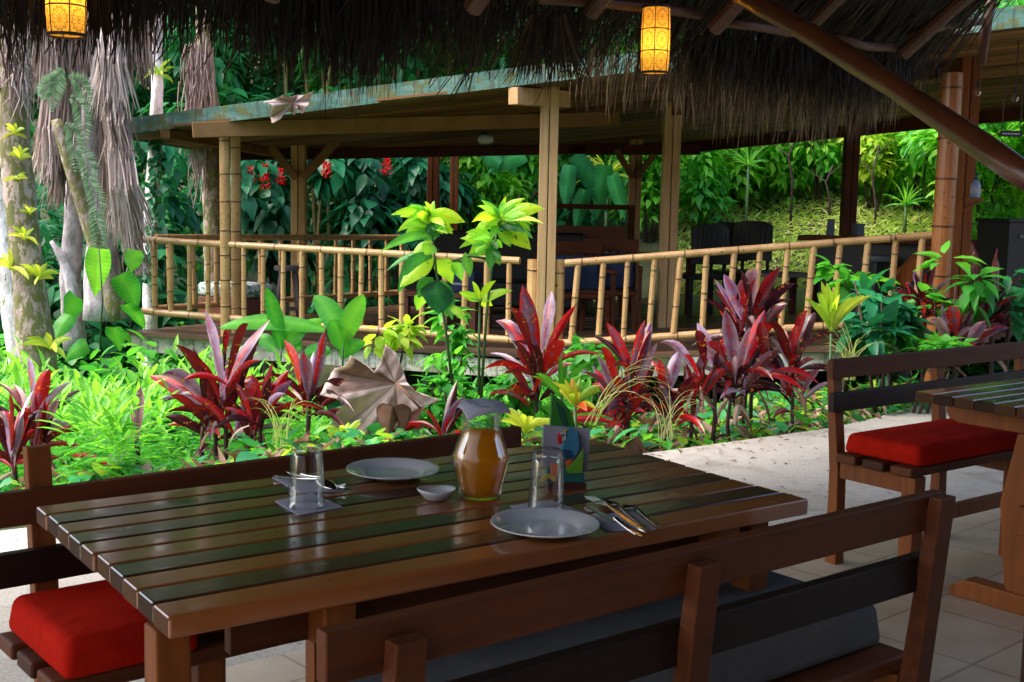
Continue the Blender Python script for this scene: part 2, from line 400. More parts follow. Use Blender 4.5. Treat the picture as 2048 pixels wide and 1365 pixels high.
def ground():
    xs = np.concatenate([np.linspace(-60, -14, 24), np.linspace(-13.5, 13.5, 130), np.linspace(14, 60, 24)])
    ys = np.concatenate([np.linspace(-30, 1, 16), np.linspace(1.3, 30, 150), np.linspace(31, 70, 24)])
    XX, YY = np.meshgrid(xs, ys); Z = gz(XX, YY)
    Z = Z + .05*np.sin(XX*2.1+YY*.7)*np.sin(YY*2.6)*sstep((YY-8)/3)
    nx, ny = len(xs), len(ys); V = np.stack([XX.ravel(), YY.ravel(), Z.ravel()], 1)
    i, j = np.meshgrid(np.arange(nx-1), np.arange(ny-1)); k = (j*nx+i).ravel()
    m, nt, b, o = base_mat('garden_soil')
    f = noise(nt, 2.5, 8, .75); g = noise(nt, 30, 4, .7)
    c = ramp(nt, f, [(.3, (.022, .03, .010)), (.5, (.03, .055, .012)), (.68, (.075, .05, .03))])
    c = mixc(nt, .35, c, ramp(nt, g, [(.3, (.012, .018, .006)), (.7, (.085, .08, .035))]))
    nt.links.new(c, b.inputs['Base Color']); b.inputs['Roughness'].default_value = .95; bump(nt, b, g, .6, .03)
    o = link('ground', raw_mesh('ground', V, [np.stack([k, k+1, k+nx+1, k+nx], 1)], m, smooth=True)); tag(o, kind='structure')
ground()
def sheet(name, poly, z, th, mat):
    mb = MB(); mb.prism(poly, (0, 0, z-th), (1, 0, 0), (0, 1, 0), th); o = mb.build(name, mat); tag(o, kind='structure'); return o
sheet('patio_floor', [(-5.2, 2.75), (-2.112, 4.883), (.893, 6.823), (2.022, 7.634), (2.45, 8.05), (3.183, 8.944), (4.88, 11.392), (7.5, 14.6), (14, 12), (14, -9), (-5.2, -9)], 0, .13, MT['conc'])
p0 = Vector((-.637, 3.592, 0)); d_ = Vector((math.cos(math.radians(36.7)), math.sin(math.radians(36.7)), 0))
q0 = p0-d_*5.5; q1 = p0+d_*14
sheet('tile_floor', [(q0.x, q0.y), (q0.x, -8.9), (13.5, -8.9), (13.5, q1.y), (q1.x, q1.y)], .004, .004, MT['tile'])

# ------------------------------------------------------------------ pavilion
def zd(X): return .10 + .075*max(0., X-.3)         # the deck climbs gently on its right wing
def pavilion():
    C0 = at(1095, 525, 10.4); L0 = at(288, 480, 11.75); R0 = at(1875, 470, 9.9); BL = Vector((-1.35, 15.6, 0)); BR = Vector((5.2, 16.2, 0)); RR = Vector((7.0, 12.2, 0))
    root = thing('pavilion', (C0.x, C0.y, 0), 0, 'open timber pavilion with bamboo railings and a low sloping green edged roof beyond the garden', 'pavilion')
    def B(mb, n, m, par=root, **k): return mb.build(n, m, par, world=True, **k)
    # deck: boards run parallel to the front left rail
    ax = (C0-L0); ax.z = 0; ax.normalize(); ay = Vector((-ax.y, ax.x, 0))
    def clipx(poly, y):
        xs = []
        for (a, b) in zip(poly, poly[1:]+poly[:1]):
            if (a[1]-y)*(b[1]-y) < 0: t = (y-a[1])/(b[1]-a[1]); xs.append(a[0]+t*(b[0]-a[0]))
        return (min(xs), max(xs)) if len(xs) >= 2 else None
    lo = L0-ax*.12-ay*.10; co = C0-ay*.13+Vector((.02, -.04, 0)); ro = R0+Vector((.15, -.14, 0))
    P3 = [lo, co, ro, RR, BR, BL]; poly = [((p-C0).dot(ax), (p-C0).dot(ay)) for p in P3]
    mb = MB(); y = min(p[1] for p in poly)+.01; wd = .135
    while y < max(p[1] for p in poly)-wd:
        r = clipx(poly, y+wd/2)
        if r:
            cuts = [r[0]]
            while cuts[-1] < r[1]-1.2: cuts.append(min(r[1], cuts[-1]+random.uniform(1.8, 3)))
            if cuts[-1] < r[1]: cuts[-1] = r[1]
            for x0, x1 in zip(cuts, cuts[1:]):
                mb.var = random.random(); Q = []
                for dz in (-.035, 0):
                    for xx, yy in ((x0+.002, y), (x1-.002, y), (x1-.002, y+wd-.006), (x0+.002, y+wd-.006)):
                        p = C0+ax*xx+ay*yy; Q.append((p.x, p.y, zd(p.x)+dz))
                mb.hexa(Q)
        y += wd
    B(mb, 'deck', MT['deck'])
    mb = MB()
    for a, b in ((lo, co), (co, ro)):
        n = 8
        for i in range(n):
            p, q = a.lerp(b, i/n), a.lerp(b, (i+1)/n); nn = Vector((-(b-a).y, (b-a).x, 0)).normalized()*.04
            for (zt, zb, off) in ((-.045, -.20, .05),):
                P = [p+nn*.9, q+nn*.9, q+nn*2, p+nn*2]; mb.hexa([(v.x, v.y, zd(v.x)+zb) for v in P]+[(v.x, v.y, zd(v.x)+zt) for v in P])
    B(mb, 'skirt_board', MT['skirt'])
    for a, b, k in ((lo, co, 5), (co, ro, 4)):
        for i in range(k):
            p = a.lerp(b, (i+.5)/k)+ay*.5; mb = MB(); mb.tube([(p.x, p.y, float(gz(p.x, p.y))-.2), (p.x, p.y, zd(p.x)-.04)], .07, 8); B(mb, 'deck_pier', MT['greyw'])
    # railings
    def railing(a, b, n, za, zb_, bal_r=.026, rail_r=.033, g=.70, skip=None, mat='bam', lean=0):
        a, b = Vector(a), Vector(b)
        mb = MB(); A = Vector((a.x, a.y, za)); Bq = Vector((b.x, b.y, zb_)); mb.bamboo(A, Bq, rail_r, .42, 12)
        low = Vector((0, 0, -g)); mb.bamboo(A+low+(A-Bq).normalized()*.03, Bq+low, rail_r, .42, 12)
        r = B(mb, 'railing', MT[mat], smooth=False)
        for i in range(n):
            t = (i+.5)/n if skip is None else skip[i]
            p = A.lerp(Bq, t); mb = MB(); j = random.uniform(-.012, .012)
            mb.bamboo(p+low+Vector((j-lean, 0, rail_r*.6)), p+Vector((random.uniform(-.01, .01), 0, -rail_r*.6)), bal_r*random.uniform(.9, 1.08), .25, 9, off=random.uniform(-.3, .6))
            B(mb, 'baluster', MT[mat], r)
        return r
    C1 = at(1040, 522, 10.52); C2 = at(1130, 527, 10.33)
    railing(L0, C1, 19, L0.z, C1.z)
    railing(C2, R0, 14, C2.z, R0.z, lean=.03, g=.69)
    bl = Vector((BL.x, BL.y, 0)); railing((L0.x+.08, L0.y+.12, 0), bl, 13, L0.z+.02, .96, mat='bam')
    railing(bl+Vector((.1, .05, 0)), (1.0, 15.9, 0), 8, .96, .97, mat='bambrown')
    # posts
    def roof_z(X, Y): return 2.811 + .0799*X - .04*Y
    def spost(x, y, w_, name='post', top=None, mat='pine'):
        mb = MB(); t = top or roof_z(x, y)-.02
        mb.var = random.uniform(.3, .8); mb.box(x-w_/2, y-w_/2, zd(x)-.25, x-.004, y+w_/2, t); mb.var = random.uniform(.3, .8); mb.box(x+.004, y-w_/2+.004, zd(x)-.25, x+w_/2, y+w_/2-.003, t)
        return B(mb, name, MT[mat], bevel=.006)
    def rot_post(px, py, Y, w_, **k):
        p = at(px, py, Y); return p, spost(p.x, p.y, w_, **k)
    pc, _ = rot_post(1093, 500, 10.42, .155)
    rot_post(1336, 500, 12.1, .165)
    p600, _ = rot_post(598, 450, 14.0, .16)
    p865, _ = rot_post(866, 420, 15.6, .15, mat='dark'); rot_post(908, 420, 16.2, .11, mat='dark')
    p1265, _ = rot_post(1268, 420, 15.9, .16)
    p1700, _ = rot_post(1699, 380, 13.4, .15, mat='dark')
    pr, _ = rot_post(1921, 400, 10.2, .165, mat='post')
    for (px_, Y_) in ((450, 11.45), (472, 11.75)):
        p = at(px_, 450, Y_); mb = MB(); mb.bamboo((p.x, p.y, zd(p.x)-.1), (p.x, p.y, roof_z(p.x, p.y)-.05), .049, .27, 14); B(mb, 'bamboo_post', MT['bam'], smooth=False)
    p = at(1885, 450, 9.75); mb = MB(); mb.bamboo((p.x, p.y, 0), (p.x+.01, p.y, 2.5), .082, .36, 18); B(mb, 'bamboo_post', MT['bamred'])
    for px_, Y_, r_ in ((1067, 10.44, .060), (1115, 10.44, .058)):
        q = at(px_, 600, Y_); mb = MB(); mb.bamboo((q.x, q.y, -.02), (q.x, q.y, at(px_, 519, Y_).z), r_, .55, 14, off=.25); B(mb, 'newel_post', MT['bam'])
    # braces
    def bm_(x0, y0, x1, y1, Y):
        mb = MB(); mb.beam(at(x0, y0, Y), at(x1, y1, Y), .10, .13); B(mb, 'beam', MT['dark'], bevel=.005)
    def brace(px0, py0, px1, py1, Y, w_=.09, mat='pineb'):
        mb = MB(); mb.beam(at(px0, py0, Y), at(px1, py1, Y), w_, w_, (0, 1, 0)); B(mb, 'brace', MT[mat], bevel=.005)
    brace(524, 272, 592, 356, 13.9); brace(678, 278, 606, 356, 13.9)
    bm_(1170, 300, 1400, 300, 15.85)
    brace(1232, 300, 1266, 356, 15.8, .08); brace(1308, 310, 1272, 356, 15.8, .08)
    brace(1795, 566, 1862, 500, 10.05, .13, 'post')
    # roof
    PR = [at(225, 268, 11.9), at(1060, 168, 10.1), Vector((4.6, 8.35, 0)), Vector((9.5, 10.5, 0)), Vector((7.6, 16.6, 0)), at(1370, 297, 17.0), at(600, 298, 14.7), at(415, 288, 14.0)]
    PR = [Vector((p.x, p.y, roof_z(p.x, p.y))) for p in PR]
    roof = MB(); n = len(PR); up = [p+Vector((0, 0, .10)) for p in PR]
    roof.add(PR+up, [tuple(range(n, 2*n)), tuple(range(n-1, -1, -1))]+[(i, (i+1) % n, (i+1) % n+n, i+n) for i in range(n)])
    ro = B(roof, 'roof', MT['pineb'])
    mb = MB()      # ceiling boards under the roof slab
    poly = [((p-C0).dot(ax), (p-C0).dot(ay)) for p in PR]; y = min(p[1] for p in poly)+.02; wd = .19
    while y < max(p[1] for p in poly)-wd:
        r = clipx(poly, y+wd/2)
        if r and r[1]-r[0] > .3:
            mb.var = random.random(); Q = []
            for dz in (-.028, -.006):
                for xx, yy in ((r[0]+.05, y), (r[1]-.05, y), (r[1]-.05, y+wd-.012), (r[0]+.05, y+wd-.012)):
                    p = C0+ax*xx+ay*yy; Q.append((p.x, p.y, roof_z(p.x, p.y)+dz))
            mb.hexa(Q)
        y += wd
    B(mb, 'ceiling', MT['ceil'], ro)
    mb = MB()      # fascia
    for i in (0, 1, 6, 7, 2, 5):
        a, b = PR[i], PR[(i+1) % n]; dd = (b-a).normalized(); nn = Vector((dd.y, -dd.x, 0)).normalized()
        a2, b2 = a+nn*.004, b+nn*.004
        mb.hexa([a2+Vector((0, 0, -.035)), b2+Vector((0, 0, -.035)), b2+nn*.03+Vector((0, 0, -.035)), a2+nn*.03+Vector((0, 0, -.035)),
                 a2+Vector((0, 0, .115)), b2+Vector((0, 0, .115)), b2+nn*.03+Vector((0, 0, .115)), a2+nn*.03+Vector((0, 0, .115))])
    B(mb, 'fascia', MT['fascia'], ro)
    # beams under the ceiling
    def bm(p, q, w_, h_, dz=-.11, mat='pineb'):
        mb = MB(); p = Vector((p.x, p.y, roof_z(p.x, p.y)+dz)); q = Vector((q.x, q.y, roof_z(q.x, q.y)+dz)); mb.var = random.random(); mb.beam(p, q, w_, h_); B(mb, 'beam', MT[mat], bevel=.005)
    bl_ = at(385, 262, 11.25); bm(bl_, Vector((bl_.x+1.75*2.3, bl_.y+.55*2.3, 0)), .10, .14, -.10)
    q = at(1026, 186, 10.12); bm(q, Vector((q.x+.46, q.y+.46, 0)), .11, .14, -.115, 'pine')
    q2 = at(330, 264, 11.6); bm(q2, Vector((q2.x+.55, q2.y+2.6, 0)), .10, .09, -.075)
    bm(at(430, 286, 13.8), at(640, 292, 14.5), .09, .12, -.09, 'dark'); bm(at(640, 292, 14.5), at(1370, 296, 16.8), .09, .12, -.09, 'dark')
    bm(at(1370, 296, 16.8), Vector((6.6, 14.4, 0)), .1, .14, -.10, 'dark')
    bm(at(1336, 230, 12.1), at(1921, 190, 10.2), .09, .13, -.09, 'dark')
    return root
pavilion()

# ------------------------------------------------------------------ thatched roof over the patio (uv frame: u along the eave, v outwards)
th2 = math.radians(37); RU = Vector((math.cos(th2), math.sin(th2), 0)); RV = Vector((-RU.y, RU.x, 0))
def uv(u, v, z): return RU*u + RV*v + Vector((0, 0, z))
EV = 4.95; U0, U1 = -4.0, 7.15  # left end stretched out of view to deepen the shade on the patio
def thatch():
    root = thing('thatched_roof', uv(3, 0, 0), 0, 'dark palm thatched roof with ragged fringe and pole rafters over the patio', 'roof')
    m, nt, b, o = base_mat('dry_palm_thatch')
    c = ramp(nt, math_(nt, 'ADD', attr(nt), math_(nt, 'MULTIPLY', math_(nt, 'SUBTRACT', noise(nt, 14, 4), .5), .5)), [(.1, (.006, .004, .0025)), (.5, (.028, .017, .009)), (.75, (.09, .06, .032)), (1, (.30, .23, .13))])
    nt.links.new(c, b.inputs['Base Color']); b.inputs['Roughness'].default_value = .7; b.inputs['Specular IOR Level'].default_value = .25
    MT['thatch'] = m
    mb = MB(); ez, sl = 2.42, .74; ridge = .2; rz = ez+sl*(EV-ridge)
    Z = lambda v: rz-abs(v-ridge)*sl
    P = []
    for u in (U0, U1):
        for v in (EV, ridge, -5.2): P += [uv(u, v, Z(v)), uv(u, v, Z(v)+.28)]
    mb.add(P, [(0, 6, 8, 2), (2, 8, 10, 4), (1, 3, 9, 7), (3, 5, 11, 9), (0, 1, 7, 6), (4, 10, 11, 5), (0, 2, 3, 1), (2, 4, 5, 3), (6, 7, 9, 8), (8, 9, 11, 10)], [.25]*12)
    mb.build('thatch', m, root, world=True)
    # fringe strands
    def strands(n, ug, vg, zg, lg, wg, out, varg, side=RU, back=RV):
        u = ug(n); v = vg(n); z = zg(n, u); L = lg(n, u); W = wg(n)
        base = np.array(RU)[None]*u[:, None]+np.array(RV)[None]*v[:, None]; base[:, 2] = z
        d1 = np.stack([RNG.normal(0, .10, n), RNG.normal(0, .10, n), -np.ones(n)], 1) + np.array(back)[None]*out(n)[:, None]
        d1 /= np.linalg.norm(d1, axis=1, keepdims=True)
        d2 = d1*.55 + np.stack([RNG.normal(0, .13, n), RNG.normal(0, .1, n), -np.ones(n)*.8], 1); d2 /= np.linalg.norm(d2, axis=1, keepdims=True)
        an = RNG.uniform(-.9, .9, n); x = np.array(side)[None]*np.cos(an)[:, None]+np.array(back)[None]*np.sin(an)[:, None]
        rows = [(0, 1.0), (.5, .85), (.8, .55), (1, .12)]; V = []
        for t, wf in rows:
            c = base + d1*(L*min(t, .5))[:, None] + d2*(L*max(0, t-.5))[:, None]
            V += [c-x*(W*wf/2)[:, None], c+x*(W*wf/2)[:, None]]
        V = np.stack(V, 1).reshape(-1, 3); k = 8; T = np.array([[0, 1, 3, 2], [2, 3, 5, 4], [4, 5, 7, 6]])
        Fc = (T[None]+(np.arange(n)*k)[:, None, None]).reshape(-1, 4); var = np.repeat(varg(n, u), k)
        return V, Fc, var
    def pack(lst, name):
        Vs, Fs, vs, off = [], [], [], 0
        for V, Fc, v in lst: Vs.append(V); Fs.append(Fc+off); vs.append(v); off += len(V)
        V = np.concatenate(Vs)-np.array(rootloc(root)); o = link(name, raw_mesh(name, V, [np.concatenate(Fs)], m, var=np.concatenate(vs)), root); return o
    bumpf = lambda u: .10*np.sin(u*2.3+.5)+.06*np.sin(u*5.1)+.05*np.sin(u*11.3)
    U = RNG.uniform
    gap = lambda u: np.where(np.abs(u-3.78) < .10, .55, 1.0)
    lst = [strands(13500, lambda n: U(.4, U1+.1, n), lambda n: U(EV-.12, EV+.22, n), lambda n, u: U(2.30, 2.80, n), lambda n, u: gap(u)*(U(.20, .42, n)+bumpf(u)*.6-.15*sstep((u-4.0)/1.0)-(.05+.15*sstep((u-2.8)/.5))*(1-sstep((u-4.35)/1.0))*sstep((u-1.6)/.8)), lambda n: U(.006, .015, n), lambda n: U(-.05, .25, n), lambda n, u: U(0, .34, n)),
           strands(3600, lambda n: U(.4, U1+.1, n), lambda n: U(EV+.02, EV+.24, n), lambda n, u: U(2.2, 2.42, n), lambda n, u: gap(u)*(U(.22, .42, n)+bumpf(u)*.8-.15*sstep((u-4.0)/1.0)-(.04+.15*sstep((u-2.8)/.5))*(1-sstep((u-4.35)/1.0))*sstep((u-1.6)/.8)), lambda n: U(.004, .009, n), lambda n: U(0, .25, n), lambda n, u: U(.1, .45+.06*u, n)),  # paler towards the right: caught light put into the strand colour
           strands(1000, lambda n: U(4.3, U1, n), lambda n: U(EV+.1, EV+.28, n), lambda n, u: U(2.15, 2.35, n), lambda n, u: U(.22, .40, n)+bumpf(u)*.6, lambda n: U(.004, .008, n), lambda n: U(0, .3, n), lambda n, u: U(.6, 1, n))]  # pale right-hand wisps: lit tips painted into the straw tone
    pack(lst, 'fringe')
    # underside straw seen above the eave
    n = 5200; u = U(.6, U1, n); v = U(EV-1.5, EV, n); z = Z(v)-.02-U(0, .07, n)
    base = np.array(RU)[None]*u[:, None]+np.array(RV)[None]*v[:, None]; base[:, 2] = z
    d = np.array(RV)[None]+np.array(RU)[None]*RNG.normal(0, .35, n)[:, None]; d[:, 2] = -sl+RNG.normal(-.1, .1, n); d /= np.linalg.norm(d, axis=1, keepdims=True)
    x = np.cross(d, [0, 0, 1.]); x /= np.linalg.norm(x, axis=1, keepdims=True); L = U(.3, .7, n); W = U(.006, .013, n)
    V = np.stack([base-x*W[:, None]/2, base+x*W[:, None]/2, base+d*L[:, None]+x*W[:, None]/3, base+d*L[:, None]-x*W[:, None]/3], 1).reshape(-1, 3)
    Fc = np.arange(4*n).reshape(n, 4); pack([(V, Fc, np.repeat(U(.05, .6, n), 4))], 'straw_lining')
    # tied palm bundles hanging low
    for px_, py_, n in ((1070, 30, 60), (1120, 30, 60)):
        p = at(px_, py_, 5.9); mb = MB()
        for i in range(n):
            a = random.uniform(-1, 1); q = p+Vector((a*.10+(px_-1095)*.0022, random.uniform(-.08, .08), -random.uniform(.26, .36))); mb.var = random.uniform(.3, .6)
            mb.leaf(p+Vector((a*.02, 0, 0)), q, .014, 0, random.uniform(-.7, .7), 3, 'x', 0, mb.var)
        mb.build('palm_bundle', m, root, world=True)
    # rafters: pole ends stop just inside the fringe
    for px_, py_, r in ((540, -8, .05), (945, 18, .05), (1180, 28, .045), (1427, 58, .05), (1632, 42, .042), (1806, 108, .05)):
        e_ = at(px_, py_, 6.6); uu = e_.dot(RU); t = MB(); ve = EV-.32; e2 = uv(uu, ve, e_.z+ .0)
        d0 = ray(px_, py_); # slide along the pixel ray to the eave plane
        k = ve/(Vector(d0).dot(RV)); e2 = Vector(np.array([0, 0, H])+d0*k)
        t.var = .4; t.bamboo(e2, e2+(-RV+Vector((0, 0, sl))).normalized()*3.2+RU*.1, r*.9, .5, 10); t.build('rafter', MT['pole'], root, world=True)
    def pole(pts, r, name='batten', mat='pole', Yd=EV-.30):
        Q = []
        for (x, y) in pts:
            d0 = ray(x, y); k = Yd/(Vector(d0).dot(RV)); Q.append(Vector(np.array([0, 0, H])+d0*k))
        mb = MB(); mb.var = .3; mb.tube(Q, r, 8); mb.build(name, MT[mat], root, world=True, smooth=True)
    pole([(1080, -4), (1200, 4), (1330, 18), (1400, 28)], .03); pole([(1440, 44), (1510, 52), (1585, 66)], .028); pole([(1672, 74), (1730, 92), (1790, 96)], .028); pole([(1820, 72), (1880, 56), (1965, 42)], .026)
    pole([(1830, 20), (1868, 32)], .02)
    pole([(1985, -10), (1975, 40), (1962, 130)], .034, 'hip_pole')
    mb = MB(); mb.var = .1
    a, b_ = at(1480, -12, 5.2), at(2095, 384, 3.15); mb.tube([a.lerp(b_, t)+Vector((0, 0, .02*math.sin(t*3.1))) for t in np.linspace(0, 1, 9)], [.041-.0006*i+.003*math.sin(i*2.1) for i in range(9)], 16)
    mb.build('diagonal_brace', MT['bambrown'], root, world=True, smooth=True)
    # supporting post off to the right, carrying the brace
    pe = at(2130, 405, 3.1); mb = MB(); mb.tube([(pe.x+.05, pe.y, -.0), (pe.x+.05, pe.y, 3.6)], .075, 16); mb.build('support_post', MT['pole'], root, world=True, smooth=True)
thatch()
mb = MB()      # unseen board wall behind the viewer, added to keep light off the bench backs
for k in range(80):
    mb.var = random.random(); u0 = -4.5+k*.2; mb.hexa([uv(u0, -5.0, 0), uv(u0+.194, -5.0, 0), uv(u0+.194, -5.06, 0), uv(u0, -5.06, 0), uv(u0, -5.0, 2.7), uv(u0+.194, -5.0, 2.7), uv(u0+.194, -5.06, 2.7), uv(u0, -5.06, 2.7)])
tag(mb.build('light_blocking_wall', MT['dark']), kind='structure')

# ------------------------------------------------------------------ lanterns
def lamp_mat():
    m, nt, b, o = base_mat('pierced_lamp_shade')
    tc = nt.nodes.new('ShaderNodeTexCoord'); sx = nt.nodes.new('ShaderNodeSeparateXYZ'); nt.links.new(tc.outputs['Object'], sx.inputs[0])
    an = math_(nt, 'MULTIPLY', math_(nt, 'ARCTAN2', sx.outputs[1], sx.outputs[0]), 6/(2*math.pi))
    cu = math_(nt, 'SUBTRACT', math_(nt, 'FRACT', math_(nt, 'ADD', an, 10.0)), .5); cv = math_(nt, 'SUBTRACT', math_(nt, 'FRACT', math_(nt, 'ADD', math_(nt, 'MULTIPLY', sx.outputs[2], 1/.108), 10.0)), .5)
    r = math_(nt, 'SQRT', math_(nt, 'ADD', math_(nt, 'MULTIPLY', cu, cu), math_(nt, 'MULTIPLY', cv, cv))); ph = math_(nt, 'ARCTAN2', cv, cu)
    pet = math_(nt, 'ABSOLUTE', math_(nt, 'SINE', math_(nt, 'MULTIPLY', ph, 6.0)))          # twelve petals
    d1 = math_(nt, 'ABSOLUTE', math_(nt, 'SUBTRACT', r, math_(nt, 'MULTIPLY_ADD', pet, .22, .20))); l1 = math_(nt, 'LESS_THAN', d1, .028)
    l2 = math_(nt, 'LESS_THAN', math_(nt, 'MULTIPLY', pet, r), .035); l3 = math_(nt, 'LESS_THAN', math_(nt, 'ABSOLUTE', math_(nt, 'SUBTRACT', math_(nt, 'FRACT', math_(nt, 'MULTIPLY', r, 4.2)), .5)), .07)
    ln = math_(nt, 'MAXIMUM', math_(nt, 'MAXIMUM', l1, l2), math_(nt, 'MULTIPLY', l3, .7))
    ed = math_(nt, 'MAXIMUM', math_(nt, 'GREATER_THAN', math_(nt, 'ABSOLUTE', cu), .47), math_(nt, 'GREATER_THAN', math_(nt, 'ABSOLUTE', cv), .47))
    f = math_(nt, 'MAXIMUM', math_(nt, 'MULTIPLY', ln, .75), ed)
    c = mixc(nt, f, (1.0, .54, .07), (.10, .02, .002)); nt.links.new(c, b.inputs['Base Color'])
    nt.links.new(c, b.inputs['Emission Color']); b.inputs['Emission Strength'].default_value = .20; b.inputs['Roughness'].default_value = .7
    t = nt.nodes.new('ShaderNodeBsdfTranslucent'); nt.links.new(c, t.inputs[0]); mx = nt.nodes.new('ShaderNodeMixShader'); mx.inputs[0].default_value = .6
    nt.links.new(b.outputs[0], mx.inputs[1]); nt.links.new(t.outputs[0], mx.inputs[2]); nt.links.new(mx.outputs[0], o.inputs[0])
    return m
MT['shade'] = lamp_mat()
def emis(name, c, s):
    m, nt, b, o = base_mat(name); b.inputs['Emission Color'].default_value = (*c, 1); b.inputs['Emission Strength'].default_value = s; b.inputs['Base Color'].default_value = (*c, 1); return m
MT['bulb'] = emis('lit_bulb', (1, .8, .4), 6)
MT['bulbwarm'] = emis('lit_bulb_warm', (1, .62, .2), 5)
def lantern(p, rot, label, r=.072, h=.325):
    t = thing('lantern', p, rot, label, 'lantern', 'pierced lanterns hanging under the thatch')
    mb = MB(); mb.lathe([(r*.93, 0), (r, h*.25), (r*1.01, h*.5), (r, h*.75), (r*.95, h)], 36); mb.build('shade', MT['shade'], t, smooth=True)
    mb = MB()
    for z, rr in ((-.004, .94), (h-.004, .96)): mb.lathe([(r*rr, z), (r*rr+.004, z), (r*rr+.004, z+.012), (r*rr, z+.012), (r*rr, z)], 36)
    for z in (.33, .66): mb.lathe([(r*1.005, h*z-.002), (r*1.03, h*z), (r*1.005, h*z+.002)], 36)
    for k in range(6):
        a = k*math.pi/3; mb.tube([(r*q*math.cos(a), r*q*math.sin(a), z) for q, z in ((.945, 0), (1.015, h*.25), (1.025, h*.5), (1.015, h*.75), (.965, h))], .0022, 5)
    mb.tube([(-r*.95, 0, h), (r*.95, 0, h)], .003, 5); mb.tube([(0, -r*.95, h), (0, r*.95, h)], .003, 5)
    mb.build('frame', MT['wire'], t)
    mb = MB(); mb.lathe([(.001, h*.30), (.016, h*.33), (.022, h*.42), (.014, h*.52), (.012, h*.6)], 16); mb.build('bulb', MT['bulb'], t, smooth=True)
    mb = MB(); mb.tube([(0, 0, h*.6), (0, 0, h), (.003, 0, h+.8)], .0035, 6); mb.build('cord', MT['wire'], t)
    l = bpy.data.lights.new('lantern_light', 'POINT'); l.energy = 2.2; l.color = (1, .58, .16); l.shadow_soft_size = .022
    o = bpy.data.objects.new('lantern_light', l); COL.objects.link(o); o.parent = t; o.location = (0, .0, h*.40)
lantern(at(1309, 147, 6.23), .35, 'amber pierced lantern hanging whole below the thatch, over the corner of the pavilion roof')
lantern(at(133, 72, 4.63), 1.05, 'amber pierced lantern cut by the top of the frame, in front of hanging dead fronds')

# ------------------------------------------------------------------ tables and benches
MT['endgrain'] = wood('end_grain', (.02, .010, .006), (.10, .045, .018), rough=.7, grain=(30, 30, 30), spec=.15, bumpy=.4)
def dining_table(cx, cy, rz, L, W, zt, label, trestle=False):
    t = thing('dining_table', (cx, cy, 0), rz, label, 'table', 'slatted wooden dining tables')
    mb = MB(); n = 10; w_ = W/n
    pat = [.75, .10, .68, .14, .62, .70, .08, .88, .12, 1.0][::-1]
    for i in range(n):
        mb.var = pat[i]; y = -W/2+i*w_
        j0, j1 = random.uniform(-.004, .004), random.uniform(-.004, .004)
        mb.mi = 0; mb.box(-L/2+j0, y+.0020, zt-.036, L/2+j1, y+w_-.0020, zt); b_ = len(mb.m); mb.m[b_-1] = mb.m[b_-3] = 1      # end grain
        mb.mi = 2
        for sx in (-L/2+.29, -L/2+.33, L/2-.21, L/2-.25):
            mb.add([(sx+random.uniform(-.003, .003)+.0035*math.cos(q), y+w_*.5+random.uniform(-.012, .012)*0+.0035*math.sin(q), zt+.0004) for q in np.linspace(0, 5.5, 8)], [tuple(range(8))])
    mb.mi = 0
    mb.build('tabletop', [MT['slat'], MT['endgrain'], MT['wire']], t, bevel=.0055, seg=3)
    def crossbeam(x):
        mb = MB(); mb.var = .6; ys = W/2-.02; P = [(-ys, 0), (ys, 0), (ys, -.045), (ys-.015, -.068), (ys-.05, -.08), (-ys+.05, -.08), (-ys+.015, -.068), (-ys, -.045)]
        mb.prism(P, (x-.03, 0, zt-.038), (0, 1, 0), (0, 0, 1), .06); mb.build('crossbeam', MT['post'], t, bevel=.004)
    if trestle:
        for x in (-L/2+.20, L/2-.20):
            crossbeam(x)
            P = [(-.085, 0.07), (-.10, .09), (-.135, .38), (-.085, zt-.12), (.085, zt-.12), (.135, .38), (.10, .09), (.085, .07)]
            mb = MB(); mb.var = .8; mb.prism(P, (x-.028, 0, 0), (0, 1, 0), (0, 0, 1), .056); mb.build('leg', MT['post'], t, bevel=.005)
            mb = MB(); mb.var = .75; yl = W/2-.08; P = [(-yl, 0), (yl, 0), (yl, .035), (yl-.06, .07), (-yl+.06, .07), (-yl, .035)]
            mb.prism(P, (x-.04, 0, 0.005), (0, 1, 0), (0, 0, 1), .08); mb.build('foot', MT['post'], t, bevel=.005)
        mb = MB(); mb.box(-L/2+.1, -.03, .30, L/2-.1, .03, .40); mb.build('stretcher', MT['post'], t, bevel=.004)
        for x in (-L/2+.14, L/2-.14): mb = MB(); mb.prism([(-.012, 0), (.016, 0), (.012, .13), (-.012, .13)], (x, -.012, .29), (1, 0, 0), (0, 0, 1), .024); mb.build('wedge', MT['post'], t)
    else:
        for x in (-L/2+.30, L/2-.22): crossbeam(x)
        for sx in (-1, 1):
            for sy in (-1, 1):
                mb = MB(); mb.var = .55; x0 = -(L/2-.022) if (sx < 0 and sy < 0) else sx*(L/2-(.33 if sx < 0 else .10)); y0 = sy*(W/2-.075); x1 = x0-sx*.0; y1 = y0+sy*.02; a, b = .028, .036
                mb.hexa([(x1-b, y1-b, 0), (x1+b, y1-b, 0), (x1+b, y1+b, 0), (x1-b, y1+b, 0), (x0-a, y0-a, zt-.037), (x0+a, y0-a, zt-.037), (x0+a, y0+a, zt-.037), (x0-a, y0+a, zt-.037)])
                mb.build('leg', MT['post'], t, bevel=.004)
        for sy in (-1, 1):
            mb = MB(); mb.var = .3; mb.box(-L/2+.13, sy*(W/2-.095)-.014, zt-.115, L/2-.13, sy*(W/2-.095)+.014, zt-.037); mb.build('apron', MT['dark'], t, bevel=.003)
    return t
dining_table(-.147, 2.495, TH, 1.44, .765, .755, 'long varnished slatted table laid with plates, tumblers and a glass jug')
